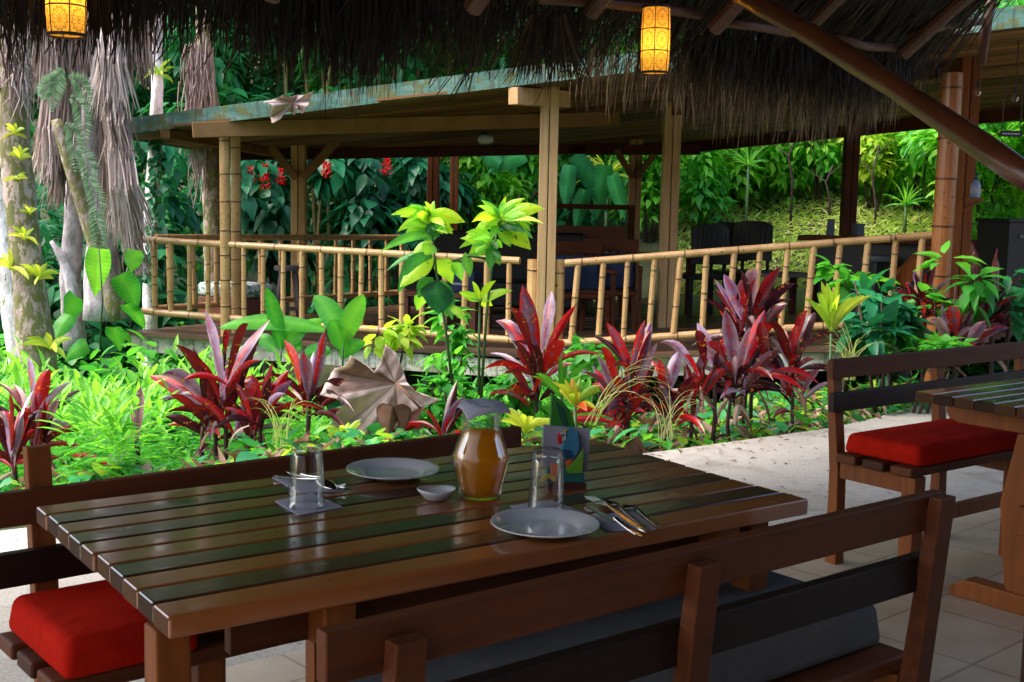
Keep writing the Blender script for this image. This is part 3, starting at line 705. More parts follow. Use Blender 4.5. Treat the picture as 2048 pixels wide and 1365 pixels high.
tb2 = onz(1829, 783, .755); c2 = tb2 + RU*(.72) - RV*(.385)
dining_table(c2.x, c2.y, th2, 1.44, .77, .755, 'slatted trestle table with a wide waisted leg beside the red cushioned bench', True)

def bench(pl, pr, side, zt, label, posts, ptop, proud, Lx=None, sh=0, zs=.455, lower_mat='black_rail', post_mat='post', group='wooden benches around the tables'):
    """pl/pr: left and right ends of the top back rail (world), side: +1 seat on the left-hand (v) side of pl->pr, -1 on the other"""
    d = pr-pl; d.z = 0; L = Lx or d.length; rz = math.atan2(d.y, d.x)
    t = thing('bench', (pl.x, pl.y, 0), rz, label, 'bench', group)
    s = side
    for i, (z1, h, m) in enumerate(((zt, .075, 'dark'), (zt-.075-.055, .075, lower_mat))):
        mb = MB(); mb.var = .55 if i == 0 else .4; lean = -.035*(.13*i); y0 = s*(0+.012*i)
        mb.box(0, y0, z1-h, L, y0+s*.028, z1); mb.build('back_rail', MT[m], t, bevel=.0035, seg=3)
    for x, top in zip(posts, ptop):
        mb = MB(); mb.var = .5; w_ = .026
        ya, yb = s*-.046, s*-.003; zk = zs-.08; of = s*.05
        mb.hexa([(x-w_, ya+of, 0), (x+w_, ya+of, 0), (x+w_, yb+of+s*.01, 0), (x-w_, yb+of+s*.01, 0), (x-w_, ya+of, zk), (x+w_, ya+of, zk), (x+w_, yb+of+s*.0, zk), (x-w_, yb+of, zk)] if s > 0 else
                [(x-w_, yb+of-.01, 0), (x+w_, yb+of-.01, 0), (x+w_, ya+of, 0), (x-w_, ya+of, 0), (x-w_, yb+of, zk), (x+w_, yb+of, zk), (x+w_, ya+of, zk), (x-w_, ya+of, zk)])
        q = (ya, yb) if s > 0 else (yb, ya); oo = of
        mb.hexa([(x-w_, q[0]+oo, zk), (x+w_, q[0]+oo, zk), (x+w_, q[1]+oo, zk), (x-w_, q[1]+oo, zk), (x-w_, q[0]+(.012*s if s > 0 else 0), top), (x+w_, q[0]+(.012 if s > 0 else 0), top), (x+w_, q[1]-(0 if s > 0 else .012), top), (x-w_, q[1]-(0 if s > 0 else .012), top)])
        mb.build('back_leg', MT[post_mat], t, bevel=.003)
        mb = MB(); mb.var = .6; yf = s*(.37); mb.box(x-.034, yf-.03, 0, x+.034, yf+.03, zs-.037); mb.build('front_leg', MT['post'], t, bevel=.005)
        mb = MB(); mb.var = .4; mb.box(x-.02, s*.05, zs-.105, x+.02, s*.345, zs-.037); mb.build('seat_bearer', MT['post'], t, bevel=.003)
    mb = MB()
    for k in range(3):
        mb.var = (.7, .15, .6)[k]; y = s*(.055+k*.125); mb.box(.0, y, zs-.035, L, y+s*.095, zs)
    mb.build('seat', MT['dark'], t, bevel=.008, seg=3)
    mb = MB(); mb.var = .5; mb.box(posts[0], s*.17, .14, posts[-1], s*.20, .20); mb.build('stretcher', MT['post'], t, bevel=.003)
    return t, L, rz
def cushion(bt, x0, x1, y0, y1, z, h, mat, label, group=None, sag=0):
    t, L, rz = bt
    o = MB(); o.hexa([(x0, min(y0, y1), z), (x1, min(y0, y1), z), (x1, max(y0, y1), z), (x0, max(y0, y1), z), (x0+.012, min(y0, y1)+.012, z+h), (x1-.012, min(y0, y1)+.012, z+h), (x1-.012, max(y0, y1)-.012, z+h), (x0+.012, max(y0, y1)-.012, z+h)])
    q = o.build('seat_cushion', MT[mat], bevel=.022, seg=4, smooth=True); q.location = t.location; q.rotation_euler = t.rotation_euler
    return tag(q, label, 'cushion', group)
# far bench behind the table
fl = onz(0, 984, .747); fr = onz(1032, 851, .747); dl = (fr-fl).normalized(); fl = fl-dl*.03
bf = bench(fl, fr, -1, .747, 'dark bench on the garden side of the laid table, one post standing above its rail', (.115, .80, 1.36), (.835, .735, .735), True)
cushion(bf, .015, .30, -.055, -.42, .456, .082, 'red', 'red seat cushion at the free end of the garden side bench', 'red bench cushions')
# near bench, its back towards the camera
nl = onz(652, 1268, .815); nr = onz(1890, 983, .815)
Ln = (nr-nl).length
bn = bench(nl, nr, 1, .815, 'dark wooden bench with its back to the viewer and a grey cushion on the seat', (.115, Ln*.49, Ln-.037), (.79, .795, .813), False, post_mat='dark')
cushion(bn, .14, Ln-.015, .11, .46, .456, .095, 'greyc', 'long grey cushion on the near bench seen under the back rails')
# right bench
rl = onz(1656, 719, .815); rr = rl + RU*1.45
br = bench(rl, rr, -1, .815, 'dark bench with orange legs and red cushion beside the trestle table', (.06, .745, 1.39), (.80, .80, .80), False, post_mat='post')
cushion(br, .035, .76, -.06, -.41, .456, .078, 'red', 'bright red cushion on the bench of the trestle table by the planting', 'red bench cushions')

# ------------------------------------------------------------------ tableware
def glass_mat(name, col=(1, 1, 1), ior=1.45, rough=0):
    m, nt, b, o = base_mat(name); b.inputs['Base Color'].default_value = (*col, 1); b.inputs['Transmission Weight'].default_value = 1
    b.inputs['IOR'].default_value = ior; b.inputs['Roughness'].default_value = rough; return m
def thin_glass():
    m, nt, b, o = base_mat('clear_glass'); g = N(nt, 'BsdfGlossy', Roughness=.01); t = nt.nodes.new('ShaderNodeBsdfTransparent')
    lw = N(nt, 'LayerWeight', Blend=.5); e_ = math_(nt, 'POWER', lw.outputs['Facing'], 3.0)
    nt.links.new(mixc(nt, math_(nt, 'POWER', lw.outputs['Facing'], 4.0), (.985, .99, .985), (.50, .56, .53)), t.inputs[0])
    fr = N(nt, 'Fresnel', IOR=1.5); mx = nt.nodes.new('ShaderNodeMixShader'); nt.links.new(math_(nt, 'MULTIPLY', fr.outputs[0], .42), mx.inputs[0])
    nt.links.new(t.outputs[0], mx.inputs[1]); nt.links.new(g.outputs[0], mx.inputs[2]); nt.links.new(mx.outputs[0], o.inputs[0]); return m
MT['glass'] = thin_glass()
def juice():
    m, nt, b, o = base_mat('amber_juice'); b.inputs['Base Color'].default_value = (.88, .38, .025, 1); b.inputs['Roughness'].default_value = .15
    t = nt.nodes.new('ShaderNodeBsdfTranslucent'); t.inputs[0].default_value = (1, .58, .05, 1); r = nt.nodes.new('ShaderNodeBsdfTransparent'); r.inputs[0].default_value = (.95, .55, .06, 1)
    m1 = nt.nodes.new('ShaderNodeMixShader'); m1.inputs[0].default_value = .5; nt.links.new(b.outputs[0], m1.inputs[1]); nt.links.new(t.outputs[0], m1.inputs[2])
    m2 = nt.nodes.new('ShaderNodeMixShader'); m2.inputs[0].default_value = .45; nt.links.new(m1.outputs[0], m2.inputs[1]); nt.links.new(r.outputs[0], m2.inputs[2]); nt.links.new(m2.outputs[0], o.inputs[0]); return m
MT['juice'] = juice()
ZT = .7555
def jug():
    p = onz(960, 993, ZT); t = thing('glass_jug', (p.x, p.y, ZT), 0, 'glass carafe of amber juice covered with a grey paper napkin', 'jug')
    out = [(.0, .0), (.040, 0), (.046, .004), (.0475, .015), (.050, .03), (.057, .058), (.0635, .084), (.0635, .090), (.058, .104), (.0505, .124), (.0455, .140), (.0435, .155), (.0432, .185), (.0445, .196), (.047, .204)]
    inn = [(max(0, r-.0035), z+(.006 if z < .02 else 0)) for r, z in out][::-1]
    mb = MB(); mb.lathe(out+[(.0455, .2055)]+inn, 48); mb.build('body', MT['glass'], t, smooth=True)
    lq = [(max(0, r-.0042), z+(.0055 if z < .02 else 0)) for r, z in out if z < .142]
    mb = MB(); mb.lathe([(0, .0055)]+lq[1:]+[(.0405, .1425), (0, .1425)], 48); mb.build('juice', MT['juice'], t, smooth=True)
    q = MB(); n = 13; vs, fs = [], []      # paper napkin drooping over the rim
    for i in range(n):
        for j in range(n):
            x = -.062+.124*i/(n-1); y = -.062+.124*j/(n-1); r = math.hypot(x, y); a = math.atan2(y, x)
            z = .2075 + .0015*math.sin(9*x/.06) - max(0, r-.046)**1.0*(.75+.25*math.sin(3*a+.6))
            k = 1 if r < .046 else (.046+(r-.046)*.55)/r
            vs.append((x*k, y*k, z))
    for i in range(n-1):
        for j in range(n-1): fs.append((i*n+j, (i+1)*n+j, (i+1)*n+j+1, i*n+j+1))
    q.add(vs, fs); o = q.build('paper_napkin', MT['paper'], smooth=True); o.location = (p.x, p.y, ZT); o.rotation_euler = (0, 0, .35)
    o.modifiers.new('solid', 'SOLIDIFY').thickness = .001
    tag(o, 'grey paper napkin draped over the mouth of the juice carafe', 'napkin')
jug()
def tumbler(px_, py_, label, h=.132, rb=.0385, rt=.0315):
    p = onz(px_, py_, ZT+.002); o = MB()     # upside down: mouth on the table
    th_ = .0022; out = [(rb, 0), (rb-.001, .02), (rt+.0015, h-.02), (rt, h-.006), (rt-.004, h), (0, h)]
    inn = [(0, h-.014), (rt-.006, h-.015), (rt-.003, h-.024), (rb-th_-.001, .02), (rb-th_, 0)]
    o.lathe(out+inn+[(rb, 0)], 40); q = o.build('tumbler', MT['glass'], smooth=True); q.location = p
    tag(q, label, 'glass', 'upturned tumblers on the table')
tumbler(613, 1014, 'upturned tumbler on a square napkin at the left of the table')
tumbler(1092, 1023, 'upturned tumbler between the near plate and the parrot napkin holder')
def plate(px_, py_, r, label, rz=0):
    p = onz(px_, py_, ZT); mb = MB()
    mb.lathe([(0, .004), (r*.55, .004), (r*.62, .006), (r*.70, .012), (r*.98, .019), (r, .0205), (r*.995, .0225), (r*.96, .0215), (r*.70, .0155), (r*.62, .010), (r*.55, .0078), (0, .0075)], 56)
    o = mb.build('dinner_plate', MT['white'], smooth=True); o.location = p; tag(o, label, 'plate', 'white plates on the table')
plate(786, 957, .107, 'white dinner plate on the garden side of the table, left of the juice carafe')
plate(1090, 1062, .107, 'white dinner plate nearest the viewer, in front of a tumbler')
def bowl():
    p = onz(873, 1000, ZT); t = thing('small_bowl', p, .2, 'tiny white dish holding a pinch of brown salt', 'bowl')
    mb = MB(); mb.lathe([(0, 0), (.020, 0), (.026, .003), (.038, .014), (.043, .021), (.0415, .0225), (.036, .016), (.024, .006), (0, .005)], 36); mb.v = [(x*1.0, y*.8, z+(.004*abs(x)/.043 if z > .01 else 0)) for x, y, z in mb.v]
    mb.build('dish', MT['white'], t, smooth=True)
    mb = MB(); mb.lathe([(.013, .006), (.010, .010), (.004, .0125), (0, .013)], 14); mb.v = [(x-.008, y, z) for x, y, z in mb.v]; mb.build('salt', MT['salt'], t, smooth=True)
bowl()
def napkin(pts, label):
    P = [onz(x, y, ZT) for x, y in pts]; c = sum(P, Vector())/4; mb = MB()
    for k in range(2):
        z = .0004+k*.0012; mb.hexa([(*(v-c)[:2], z) for v in P]+[(*(v-c)[:2], z+.0009) for v in P])
    o = mb.build('paper_napkin', MT['paper']); o.location = c; tag(o, label, 'napkin', 'paper napkins lying on the table')
napkin([(550, 1006), (597, 1033), (686, 1017), (622, 990)], 'square paper napkin under the left tumbler')
napkin([(1020, 1013), (1100, 1050), (1190, 1033), (1100, 1001)], 'square paper napkin under the tumbler by the near plate')
napkin([(1180, 1034), (1212, 1060), (1312, 1056), (1262, 1020)], 'folded paper napkin under the cutlery by the near plate')
napkin([(545, 960), (600, 990), (690, 985), (630, 962)], 'folded paper napkin under the cutlery behind the left tumbler')
# cutlery: built along +x, handle end at 0
def handle(mb, L, w0=.006, w1=.0035, th_=.002, z=.004):
    n = 8; vs, fs = [], []
    for i in range(n+1):
        t = i/n; wv = w0*(1-t)+w1*t if t > .12 else w0*math.sqrt(t/.12+.05); zz = z+.010*t*t
        vs += [(L*t, -wv, zz), (L*t, wv, zz), (L*t, wv*.8, zz+th_), (L*t, -wv*.8, zz+th_)]
    for i in range(n):
        for k in range(4): a, b = i*4+k, i*4+(k+1) % 4; fs.append((a, b, b+4, a+4))
    fs += [(0, 1, 2, 3)]; mb.add(vs, fs)
def spoon(p0, p1, label, name='spoon', flip=1):
    a, b = onz(*p0, ZT), onz(*p1, ZT); L = (b-a).length; mb = MB(); handle(mb, L*.68)
    n, m = 10, 8; vs, fs = [], []
    for i in range(n+1):
        t = i/n; wv = .0195*math.sin(math.pi*(.06+.92*t))**.7
        for j in range(m+1):
            s_ = -1+2*j/m; x = L*.66+L*.34*t; y = wv*s_; vs.append((x, y, .004+.010*(1-t)**2*(1)+flip*.010*math.sin(math.pi*t)*(1-s_*s_)))
    for i in range(n):
        for j in range(m): q = i*(m+1)+j; fs.append((q, q+1, q+m+2, q+m+1))
    mb.add(vs, fs); o = mb.build(name, MT['steel'], smooth=True); o.location = a+Vector((0, 0, .002)); o.rotation_euler = (0, 0, math.atan2((b-a).y, (b-a).x))
    sm = o.modifiers.new('s', 'SOLIDIFY'); sm.thickness = .0012
    tag(o, label, 'spoon')
def fork(p0, p1, label):
    a, b = onz(*p0, ZT), onz(*p1, ZT); L = (b-a).length; mb = MB(); handle(mb, L*.66)
    x0 = L*.66; mb.hexa([(x0-.004, -.004, .0130), (x0+.02, -.012, .009), (x0+.02, .012, .009), (x0-.004, .004, .0130), (x0-.004, -.004, .015), (x0+.02, -.012, .011), (x0+.02, .012, .011), (x0-.004, .004, .015)])
    for k in range(4):
        y = -.0095+k*.0063; mb.hexa([(x0+.019, y-.0017, .009), (L, y-.0009, .008), (L, y+.0009, .008), (x0+.019, y+.0017, .009), (x0+.019, y-.0017, .011), (L, y-.0009, .010), (L, y+.0009, .010), (x0+.019, y+.0017, .011)])
    o = mb.build('fork', MT['steel'], smooth=False); o.location = a+Vector((0, 0, .003)); o.rotation_euler = (0, 0, math.atan2((b-a).y, (b-a).x)); tag(o, label, 'fork')
def knife(p0, p1, label):
    a, b = onz(*p0, ZT), onz(*p1, ZT); L = (b-a).length; mb = MB(); handle(mb, L*.46, .0065, .005)
    x0 = L*.45; mb.hexa([(x0, -.005, .006), (L*.97, -.007, .006), (L, .004, .006), (x0, .005, .006), (x0, -.005, .0078), (L*.97, -.007, .0072), (L, .004, .0076), (x0, .005, .0078)])
    o = mb.build('knife', MT['steel']); o.location = a+Vector((0, 0, .002)); o.rotation_euler = (0, 0, math.atan2((b-a).y, (b-a).x)); tag(o, label, 'knife')
fork((1292, 1068), (1178, 1002), 'fork with its tines on the napkin by the near plate')
spoon((1300, 1064), (1206, 1004), 'larger spoon lying beside the fork by the near plate', flip=-1)
spoon((1322, 1058), (1248, 1014), 'teaspoon outermost in the cutlery by the near plate', 'teaspoon', flip=-1)
knife((1283, 1075), (1172, 1020), 'table knife next to the rim of the near plate')
fork((548, 962), (692, 982), 'fork lying behind the left tumbler, tines towards the far plate')
spoon((574, 953), (672, 986), 'spoon lying behind the left tumbler', flip=1)
knife((600, 955), (700, 990), 'table knife lying behind the left tumbler')

# ------------------------------------------------------------------ parrot napkin holder
for nm, c in (('g_leaf', (.03, .22, .02)), ('g_dark', (.01, .085, .05)), ('p_blue', (.05, .24, .40)), ('p_navy', (.012, .06, .16)), ('p_red', (.62, .02, .015)), ('p_orange', (.75, .13, .02)), ('p_yel', (.65, .45, .03)), ('p_white', (.62, .60, .62)), ('p_lime', (.16, .42, .03)), ('p_bark', (.07, .022, .012)), ('p_teal', (.02, .16, .15))):
    MT[nm] = plain('painted_'+nm, c, .55, var=.2, scale=60)
def parrot():
    p = onz(1132, 972, ZT); t = thing('napkin_holder', (p.x, p.y, ZT), 0, 'painted wooden parrot napkin holder with a green leaf back and brown base', 'napkin holder')
    s = p.y/F                                  # metres per photo pixel at the holder
    ex = Vector((math.cos(.22), math.sin(.22), 0)); ez = Vector((0, 0, 1)); ny = Vector((ex.y, -ex.x, 0))     # ny faces the viewer
    def cut(name, pts, mat, d, th_=.010):
        P = [((x-1132)*s, (972-y)*s) for x, y in pts]
        a = sum(P[i][0]*P[(i+1) % len(P)][1]-P[(i+1) % len(P)][0]*P[i][1] for i in range(len(P)))
        if a < 0: P = P[::-1]
        mb = MB(); mb.prism(P, ny*d, ex, ez, th_); return mb.build(name, MT[mat], t, bevel=.0012)
    cut('leaf_panel', [(1100, 783), (1124, 800), (1143, 822), (1152, 850), (1152, 940), (1112, 940), (1100, 870)], 'g_leaf', -.030, .012)
    cut('leaf_rib', [(1107, 798), (1126, 815), (1137, 852), (1126, 852)], 'g_dark', -.0165, .0015)
    cut('base_block', [(1088, 958), (1168, 962), (1166, 995), (1090, 1003)], 'p_bark', -.032, .062)
    cut('front_panel', [(1088, 935), (1112, 915), (1140, 915), (1166, 945), (1168, 966), (1088, 966)], 'p_teal', .006, .011)
    cut('body', [(1121, 852), (1138, 850), (1149, 860), (1153, 880), (1151, 900), (1138, 914), (1122, 912), (1116, 892), (1121, 875)], 'p_blue', .006, .014)
    cut('chest', [(1118, 890), (1138, 895), (1140, 908), (1128, 914), (1119, 906)], 'p_navy', .0202, .002)
    cut('face', [(1109, 858), (1122, 856), (1124, 872), (1115, 876), (1110, 870)], 'p_white', .0205, .003)
    cut('crest', [(1115, 856), (1122, 850), (1128, 851), (1121, 858)], 'p_yel', .0207, .002)
    cut('eye', [(1115, 860), (1119, 860), (1119, 865), (1115, 865)], 'black', .0236, .001)
    cut('beak', [(1108, 856), (1113, 862), (1115, 878), (1110, 882), (1105, 872), (1105, 862)], 'p_red', .0212, .005)
    cut('wing', [(1162, 889), (1160, 942), (1130, 942), (1124, 932), (1146, 912)], 'p_lime', .018, .004)
    cut('belly', [(1123, 916), (1137, 912), (1138, 918), (1127, 930)], 'p_orange', .0182, .004)
    cut('tail', [(1094, 920), (1109, 920), (1107, 948), (1094, 944)], 'p_orange', .0182, .005)
    cut('tail_tip', [(1074, 950), (1090, 940), (1106, 950), (1104, 960), (1090, 950), (1076, 958)], 'p_yel', .0185, .004)
    P = [(1084, 847), (1180, 856), (1177, 944), (1082, 930)]; mb = MB()
    for k in range(5):
        w_ = .0012*k; mb.prism([((x-1132)*s+random.uniform(-.001, .001), (972-y)*s) for x, y in P], ny*(-.014+k*.0026), ex, ez, -.0016)
    o = mb.build('paper_napkin', MT['paper']); o.location = t.location; tag(o, 'stack of pale paper napkins standing in the parrot holder', 'napkin')
parrot()

# the laid table is tilted only to catch higher reflections: lean it, and all that lies on it, half a degree towards the viewer
bpy.context.view_layer.update()
piv = Vector((-.147, 2.495, .755)); LEAN = Matrix.Translation(piv) @ Matrix.Rotation(math.radians(.6), 4, TU) @ Matrix.Translation(-piv)
for o in list(COL.objects):
    if o.parent is None and (o.name in ('dining_table', 'glass_jug', 'small_bowl', 'napkin_holder') or o.name.split('.')[0] in ('paper_napkin', 'tumbler', 'dinner_plate', 'fork', 'spoon', 'teaspoon', 'knife')):
        o.matrix_world = LEAN @ o.matrix_world
# ------------------------------------------------------------------ things on the pavilion deck
def P_at(px_, Y): p = at(px_, 420, Y); return Vector((p.x, p.y, zd(p.x)))
def ottoman():
    p = P_at(470, 12.9); t = thing('ottoman', p, -.75, 'wooden box seat with a floral blue and white padded top on the deck', 'ottoman')
    mb = MB(); mb.box(-.32, -.26, 0, .32, .26, .26); mb.build('box', MT['redwood'], t, bevel=.01)
    m, nt, b, o = base_mat('floral_cloth'); v = N(nt, 'TexVoronoi', Scale=13.0); nz = noise(nt, 9, 3, .6, dist=1.5)
    tc = nt.nodes.new('ShaderNodeTexCoord'); nt.links.new(tc.outputs['Object'], v.inputs['Vector'])
    c = ramp(nt, math_(nt, 'ADD', math_(nt, 'MULTIPLY', v.outputs['Distance'], .5), math_(nt, 'MULTIPLY', nz, .8)), [(.35, (.05, .16, .11)), (.46, (.10, .30, .40)), (.52, (.55, .62, .62)), (.66, (.70, .72, .70)), (.74, (.08, .22, .16))]); nt.links.new(c, b.inputs['Base Color']); b.inputs['Roughness'].default_value = .85
    mb = MB(); mb.box(-.335, -.275, .262, .335, .275, .41); mb.build('cushion', m, t, bevel=.05, seg=4, smooth=True)
ottoman()
def stool(px_, Y, h, label, mat='greyw', seat=None, r=.15, rz=.3):
    p = P_at(px_, Y); t = thing('stool', p, rz, label, 'stool')
    mb = MB(); mb.lathe([(0, h-.05), (r, h-.05), (r+.004, h-.02), (r, h), (0, h)], 24); mb.build('seat', MT[seat or mat], t, bevel=0)
    for k in range(4):
        a = k*math.pi/2+.78; c, s_ = math.cos(a), math.sin(a); mb = MB(); mb.beam((r*1.15*c, r*1.15*s_, 0), (r*.62*c, r*.62*s_, h-.05), .04, .04); mb.build('leg', MT[mat], t, bevel=.004)
    mb = MB(); q = r*1.0
    for k in range(4):
        a, b = k*math.pi/2+.78, (k+1)*math.pi/2+.78; mb.beam((q*math.cos(a), q*math.sin(a), h*.22), (q*math.cos(b), q*math.sin(b), h*.22), .025, .025)
    mb.build('footrest', MT[mat], t)
stool(577, 13.0, .60, 'tall grey wooden stool beside the floral ottoman on the deck')
stool(1762, 11.9, .62, 'dark stool with a round grey padded seat at the bar counter', 'black', 'slate', .17)
def low_table():
    p = P_at(898, 12.3); t = thing('low_table', p, -.3, 'reddish brown low wooden table on the deck behind the tall green plant', 'table')
    mb = MB(); mb.box(-.42, -.3, .36, .42, .3, .41); mb.build('tabletop', MT['redwood'], t, bevel=.006)
    for x in (-.36, .36):
        for y in (-.24, .24): mb = MB(); mb.box(x-.035, y-.035, 0, x+.035, y+.035, .359); mb.build('leg', MT['redwood'], t, bevel=.004)
    q = thing('storage_box', (p.x+.18, p.y-.05, p.z+.411), -.3, 'dark navy box with one white stripe on the reddish low table', 'box')
    mb = MB(); mb.box(-.13, -.1, 0, .13, .1, .20); mb.build('case', MT['navy'], q, bevel=.012); mb = MB(); mb.box(-.10, -.104, .07, .06, -.1015, .095); mb.build('stripe', MT['paper'], q)
low_table()
def chair(p, rz, label, group, mat='black', w_=.48, zs=.44, h=.92, slats=False, cush=None):
    t = thing('chair', p, rz, label, 'chair', group)
    mb = MB(); mb.box(-w_/2, -.23, zs-.05, w_/2, .23, zs); mb.build('seat', MT[mat], t, bevel=.015)
    for x in (-w_/2+.03, w_/2-.03):
        for y in (-.20, .20): mb = MB(); mb.beam((x*1.04, y*1.06, 0), (x, y, zs-.051), .04, .04, (0, 1, 0)); mb.build('leg', MT[mat], t)
    if slats:
        mb = MB(); mb.box(-w_/2, .20, h-.12, w_/2, .235, h)
        for i in range(7): x = -w_/2+.03+i*(w_-.06)/6; mb.beam((x, .215, zs), (x, .222, h-.121), .028, .02, (0, 1, 0))
        mb.build('backrest', MT[mat], t, bevel=.004)
        for x in (-w_/2-.03, w_/2+.03):
            mb = MB(); mb.box(x-.025, -.24, zs+.2, x+.025, .22, zs+.235); mb.box(x-.02, -.22, 0, x+.02, -.18, zs+.199); mb.build('armrest', MT[mat], t, bevel=.004)
    else:
        mb = MB(); n = 9; vs, fs = [], []
        for i in range(n+1):
            a = -1+2*i/n; zt_ = h-.05*abs(a)**4-.0; vs += [(a*w_/2, .22-.05*a*a*-1, zs+.12), (a*w_/2*.97, .25+.05*a*a*-1, zt_), (a*w_/2*.97, .275-.05*a*a, zt_), (a*w_/2, .25+.05*a*a, zs+.12)]
        for i in range(n):
            for k in range(4): q, r_ = i*4+k, i*4+(k+1) % 4; fs.append((q, r_, r_+4, q+4))
        fs += [(0, 1, 2, 3), (n*4+3, n*4+2, n*4+1, n*4)]
        mb.add(vs, fs); mb.build('backrest', MT[mat], t, bevel=.006)
        for x in (-w_/2+.05, w_/2-.05): mb = MB(); mb.beam((x, .20, zs-.02), (x, .24, zs+.2), .035, .025, (0, 1, 0)); mb.build('back_post', MT[mat], t)
    if cush:
        o = MB(); o.box(-w_/2+.03, -.03, 0, w_/2-.03, .07, .36); q = o.build('cushion', MT[cush], bevel=.045, seg=4, smooth=True); q.location = Vector(p)+Vector((math.sin(rz)*-.14, math.cos(rz)*.14, zs+.002)); q.rotation_euler = (-.15, 0, rz)
        tag(q, 'blue back cushion on the '+('first' if px_first else 'second')+' slatted armchair from the corner post', 'cushion', 'blue chair cushions')
G1 = 'slatted armchairs behind the railing'
px_first = True; chair(P_at(1160, 11.9), .15, 'dark slatted wooden armchair with blue cushion nearest the corner post', G1, 'dark', .56, .42, .92, True, 'navy')
px_first = False; chair(P_at(1222, 12.1), -.1, 'dark slatted wooden armchair with blue cushion, second from the corner post', G1, 'dark', .56, .42, .92, True, 'navy')
G2 = 'black chairs by the slope'
for px_, Y, rz, lb in ((1408, 13.2, .2, 'black round backed chair just right of the inner timber post'), (1455, 13.6, -.1, 'black round backed chair between two others before the grassy slope'), (1512, 13.4, -.3, 'black round backed chair furthest from the timber posts')):
    chair(P_at(px_, Y), rz+math.pi, lb, G2, 'black', .44, .45, 1.0)
def square_table(px_, Y, label, rz=.2, w_=.45, h=.70):
    p = P_at(px_, Y); t = thing('side_table', p, rz, label, 'table'); mb = MB(); mb.box(-w_, -w_*.7, h-.04, w_, w_*.7, h); mb.build('tabletop', MT['greyw'], t, bevel=.005)
    for x in (-w_+.06, w_-.06):
        for y in (-w_*.6, w_*.6): mb = MB(); mb.box(x-.03, y-.03, 0, x+.03, y+.03, h-.041); mb.build('leg', MT['dark'], t)
square_table(1300, 13.6, 'greyish square table among the black chairs on the deck')
square_table(1570, 12.6, 'small dark low table by the opening to the slope', .3, .30, .46)
def sofa():
    p = P_at(1005, 14.2); t = thing('sofa', p, -.15, 'black deep sofa in the shade at the back of the deck', 'sofa')
    mb = MB(); mb.box(-.95, -.4, .12, .95, .35, .42); mb.build('seat', MT['black'], t, bevel=.04, seg=3)
    mb = MB(); mb.box(-.95, .3, .2, .95, .52, .98); mb.build('backrest', MT['black'], t, bevel=.05, seg=3)
    for x in (-.97, .97): mb = MB(); mb.box(x-.09, -.4, .1, x+.09, .45, .62); mb.build('armrest', MT['black'], t, bevel=.04, seg=3)
    for x in (-.85, .85):
        for y in (-.32, .4): mb = MB(); mb.box(x-.03, y-.03, 0, x+.03, y+.03, .12); mb.build('foot', MT['dark'], t)
sofa()
def daybed():
    p = P_at(1180, 14.6); t = thing('settle', p, .05, 'dark timber framed settle with a plain panel under its open top bar', 'bench')
    for x in (-.5, .5): mb = MB(); mb.box(x-.04, -.04, 0, x+.04, .04, 1.22); mb.build('post', MT['dark'], t)
    mb = MB(); mb.box(-.54, -.045, 1.22, .54, .045, 1.28); mb.build('top_bar', MT['dark'], t)
    mb = MB(); mb.var = .9; mb.box(-.44, -.02, .62, .44, .02, 1.02); mb.build('panel', MT['redwood'], t)
    mb = MB(); mb.box(-.5, -.5, .36, .5, -.045, .42); mb.build('seat', MT['dark'], t)
    for x in (-.46, .46): mb = MB(); mb.box(x-.03, -.48, 0, x+.03, -.42, .359); mb.build('front_leg', MT['dark'], t)
daybed()
def counter():
    a = at(1612, 470, 12.7); b = at(1990, 462, 11.6); d = (b-a); d.z = 0; d.normalize(); n = Vector((-d.y, d.x, 0))
    t = thing('bar_counter', (a.x, a.y, zd(a.x)), 0, 'dark bar counter with a thick live edge top near the grassy slope', 'bar')
    L = (Vector((b.x, b.y, 0))-Vector((a.x, a.y, 0))).length; z = a.z; mb = MB(); P = [(0, 0)]
    k = 12; lo = [(L*i/k, -.22+.03*math.sin(i*1.7)) for i in range(k+1)]; hi = [(L*i/k, .28+.02*math.sin(i*2.3+1)) for i in range(k+1)][::-1]
    mb.prism([(-.05, .02)]+lo+hi, Vector((a.x, a.y, z-.055)), d, n, .055); mb.build('counter_top', MT['dark'], t, world=True, bevel=.006)
    mb = MB(); mb.prism([(.16, -.08), (L-.05, -.08), (L-.05, .2), (.16, .2)], Vector((a.x, a.y, zd(a.x)-.05)), d, n, z-.056-zd(a.x)+.05); mb.build('body', MT['black'], t, world=True)
    mb = MB(); P = [(0, 0), (.16, 0), (.16, .62), (.07, .66), (-.02, .6), (.03, .45), (-.02, .3), (.03, .15)]; mb.prism(P, Vector((a.x, a.y, zd(a.x)-.02))+d*.10-n*.05, d, Vector((0, 0, 1)), -.05); mb.build('end_slab', MT['dark'], t, world=True)
    for px_, w_, h, lb, nm in ((1660, .085, .17, 'grey menu board leaning on the bar counter left of the dark post', 'menu_board'), (1716, .085, .13, 'squat grey box standing on the bar counter right of the dark post', 'storage_box')):
        q = at(px_, 470, 12.45); mb = MB()
        if nm == 'menu_board': mb.hexa([(-w_/2, -.01, 0), (w_/2, -.01, 0), (w_/2, .01, 0), (-w_/2, .01, 0), (-w_/2+.03, .03, h), (w_/2+.03, .03, h), (w_/2+.03, .045, h), (-w_/2+.03, .045, h)])
        else:
            mb.box(-w_/2, -.05, 0, w_/2, .05, h*.8); mb.box(-w_/2-.004, -.054, h*.8, w_/2+.004, .054, h)
        o = mb.build(nm, MT['slate'], bevel=.004); o.location = (q.x, q.y, z+.001); o.rotation_euler = (0, 0, .3); tag(o, lb, nm.replace('_', ' '))
counter()
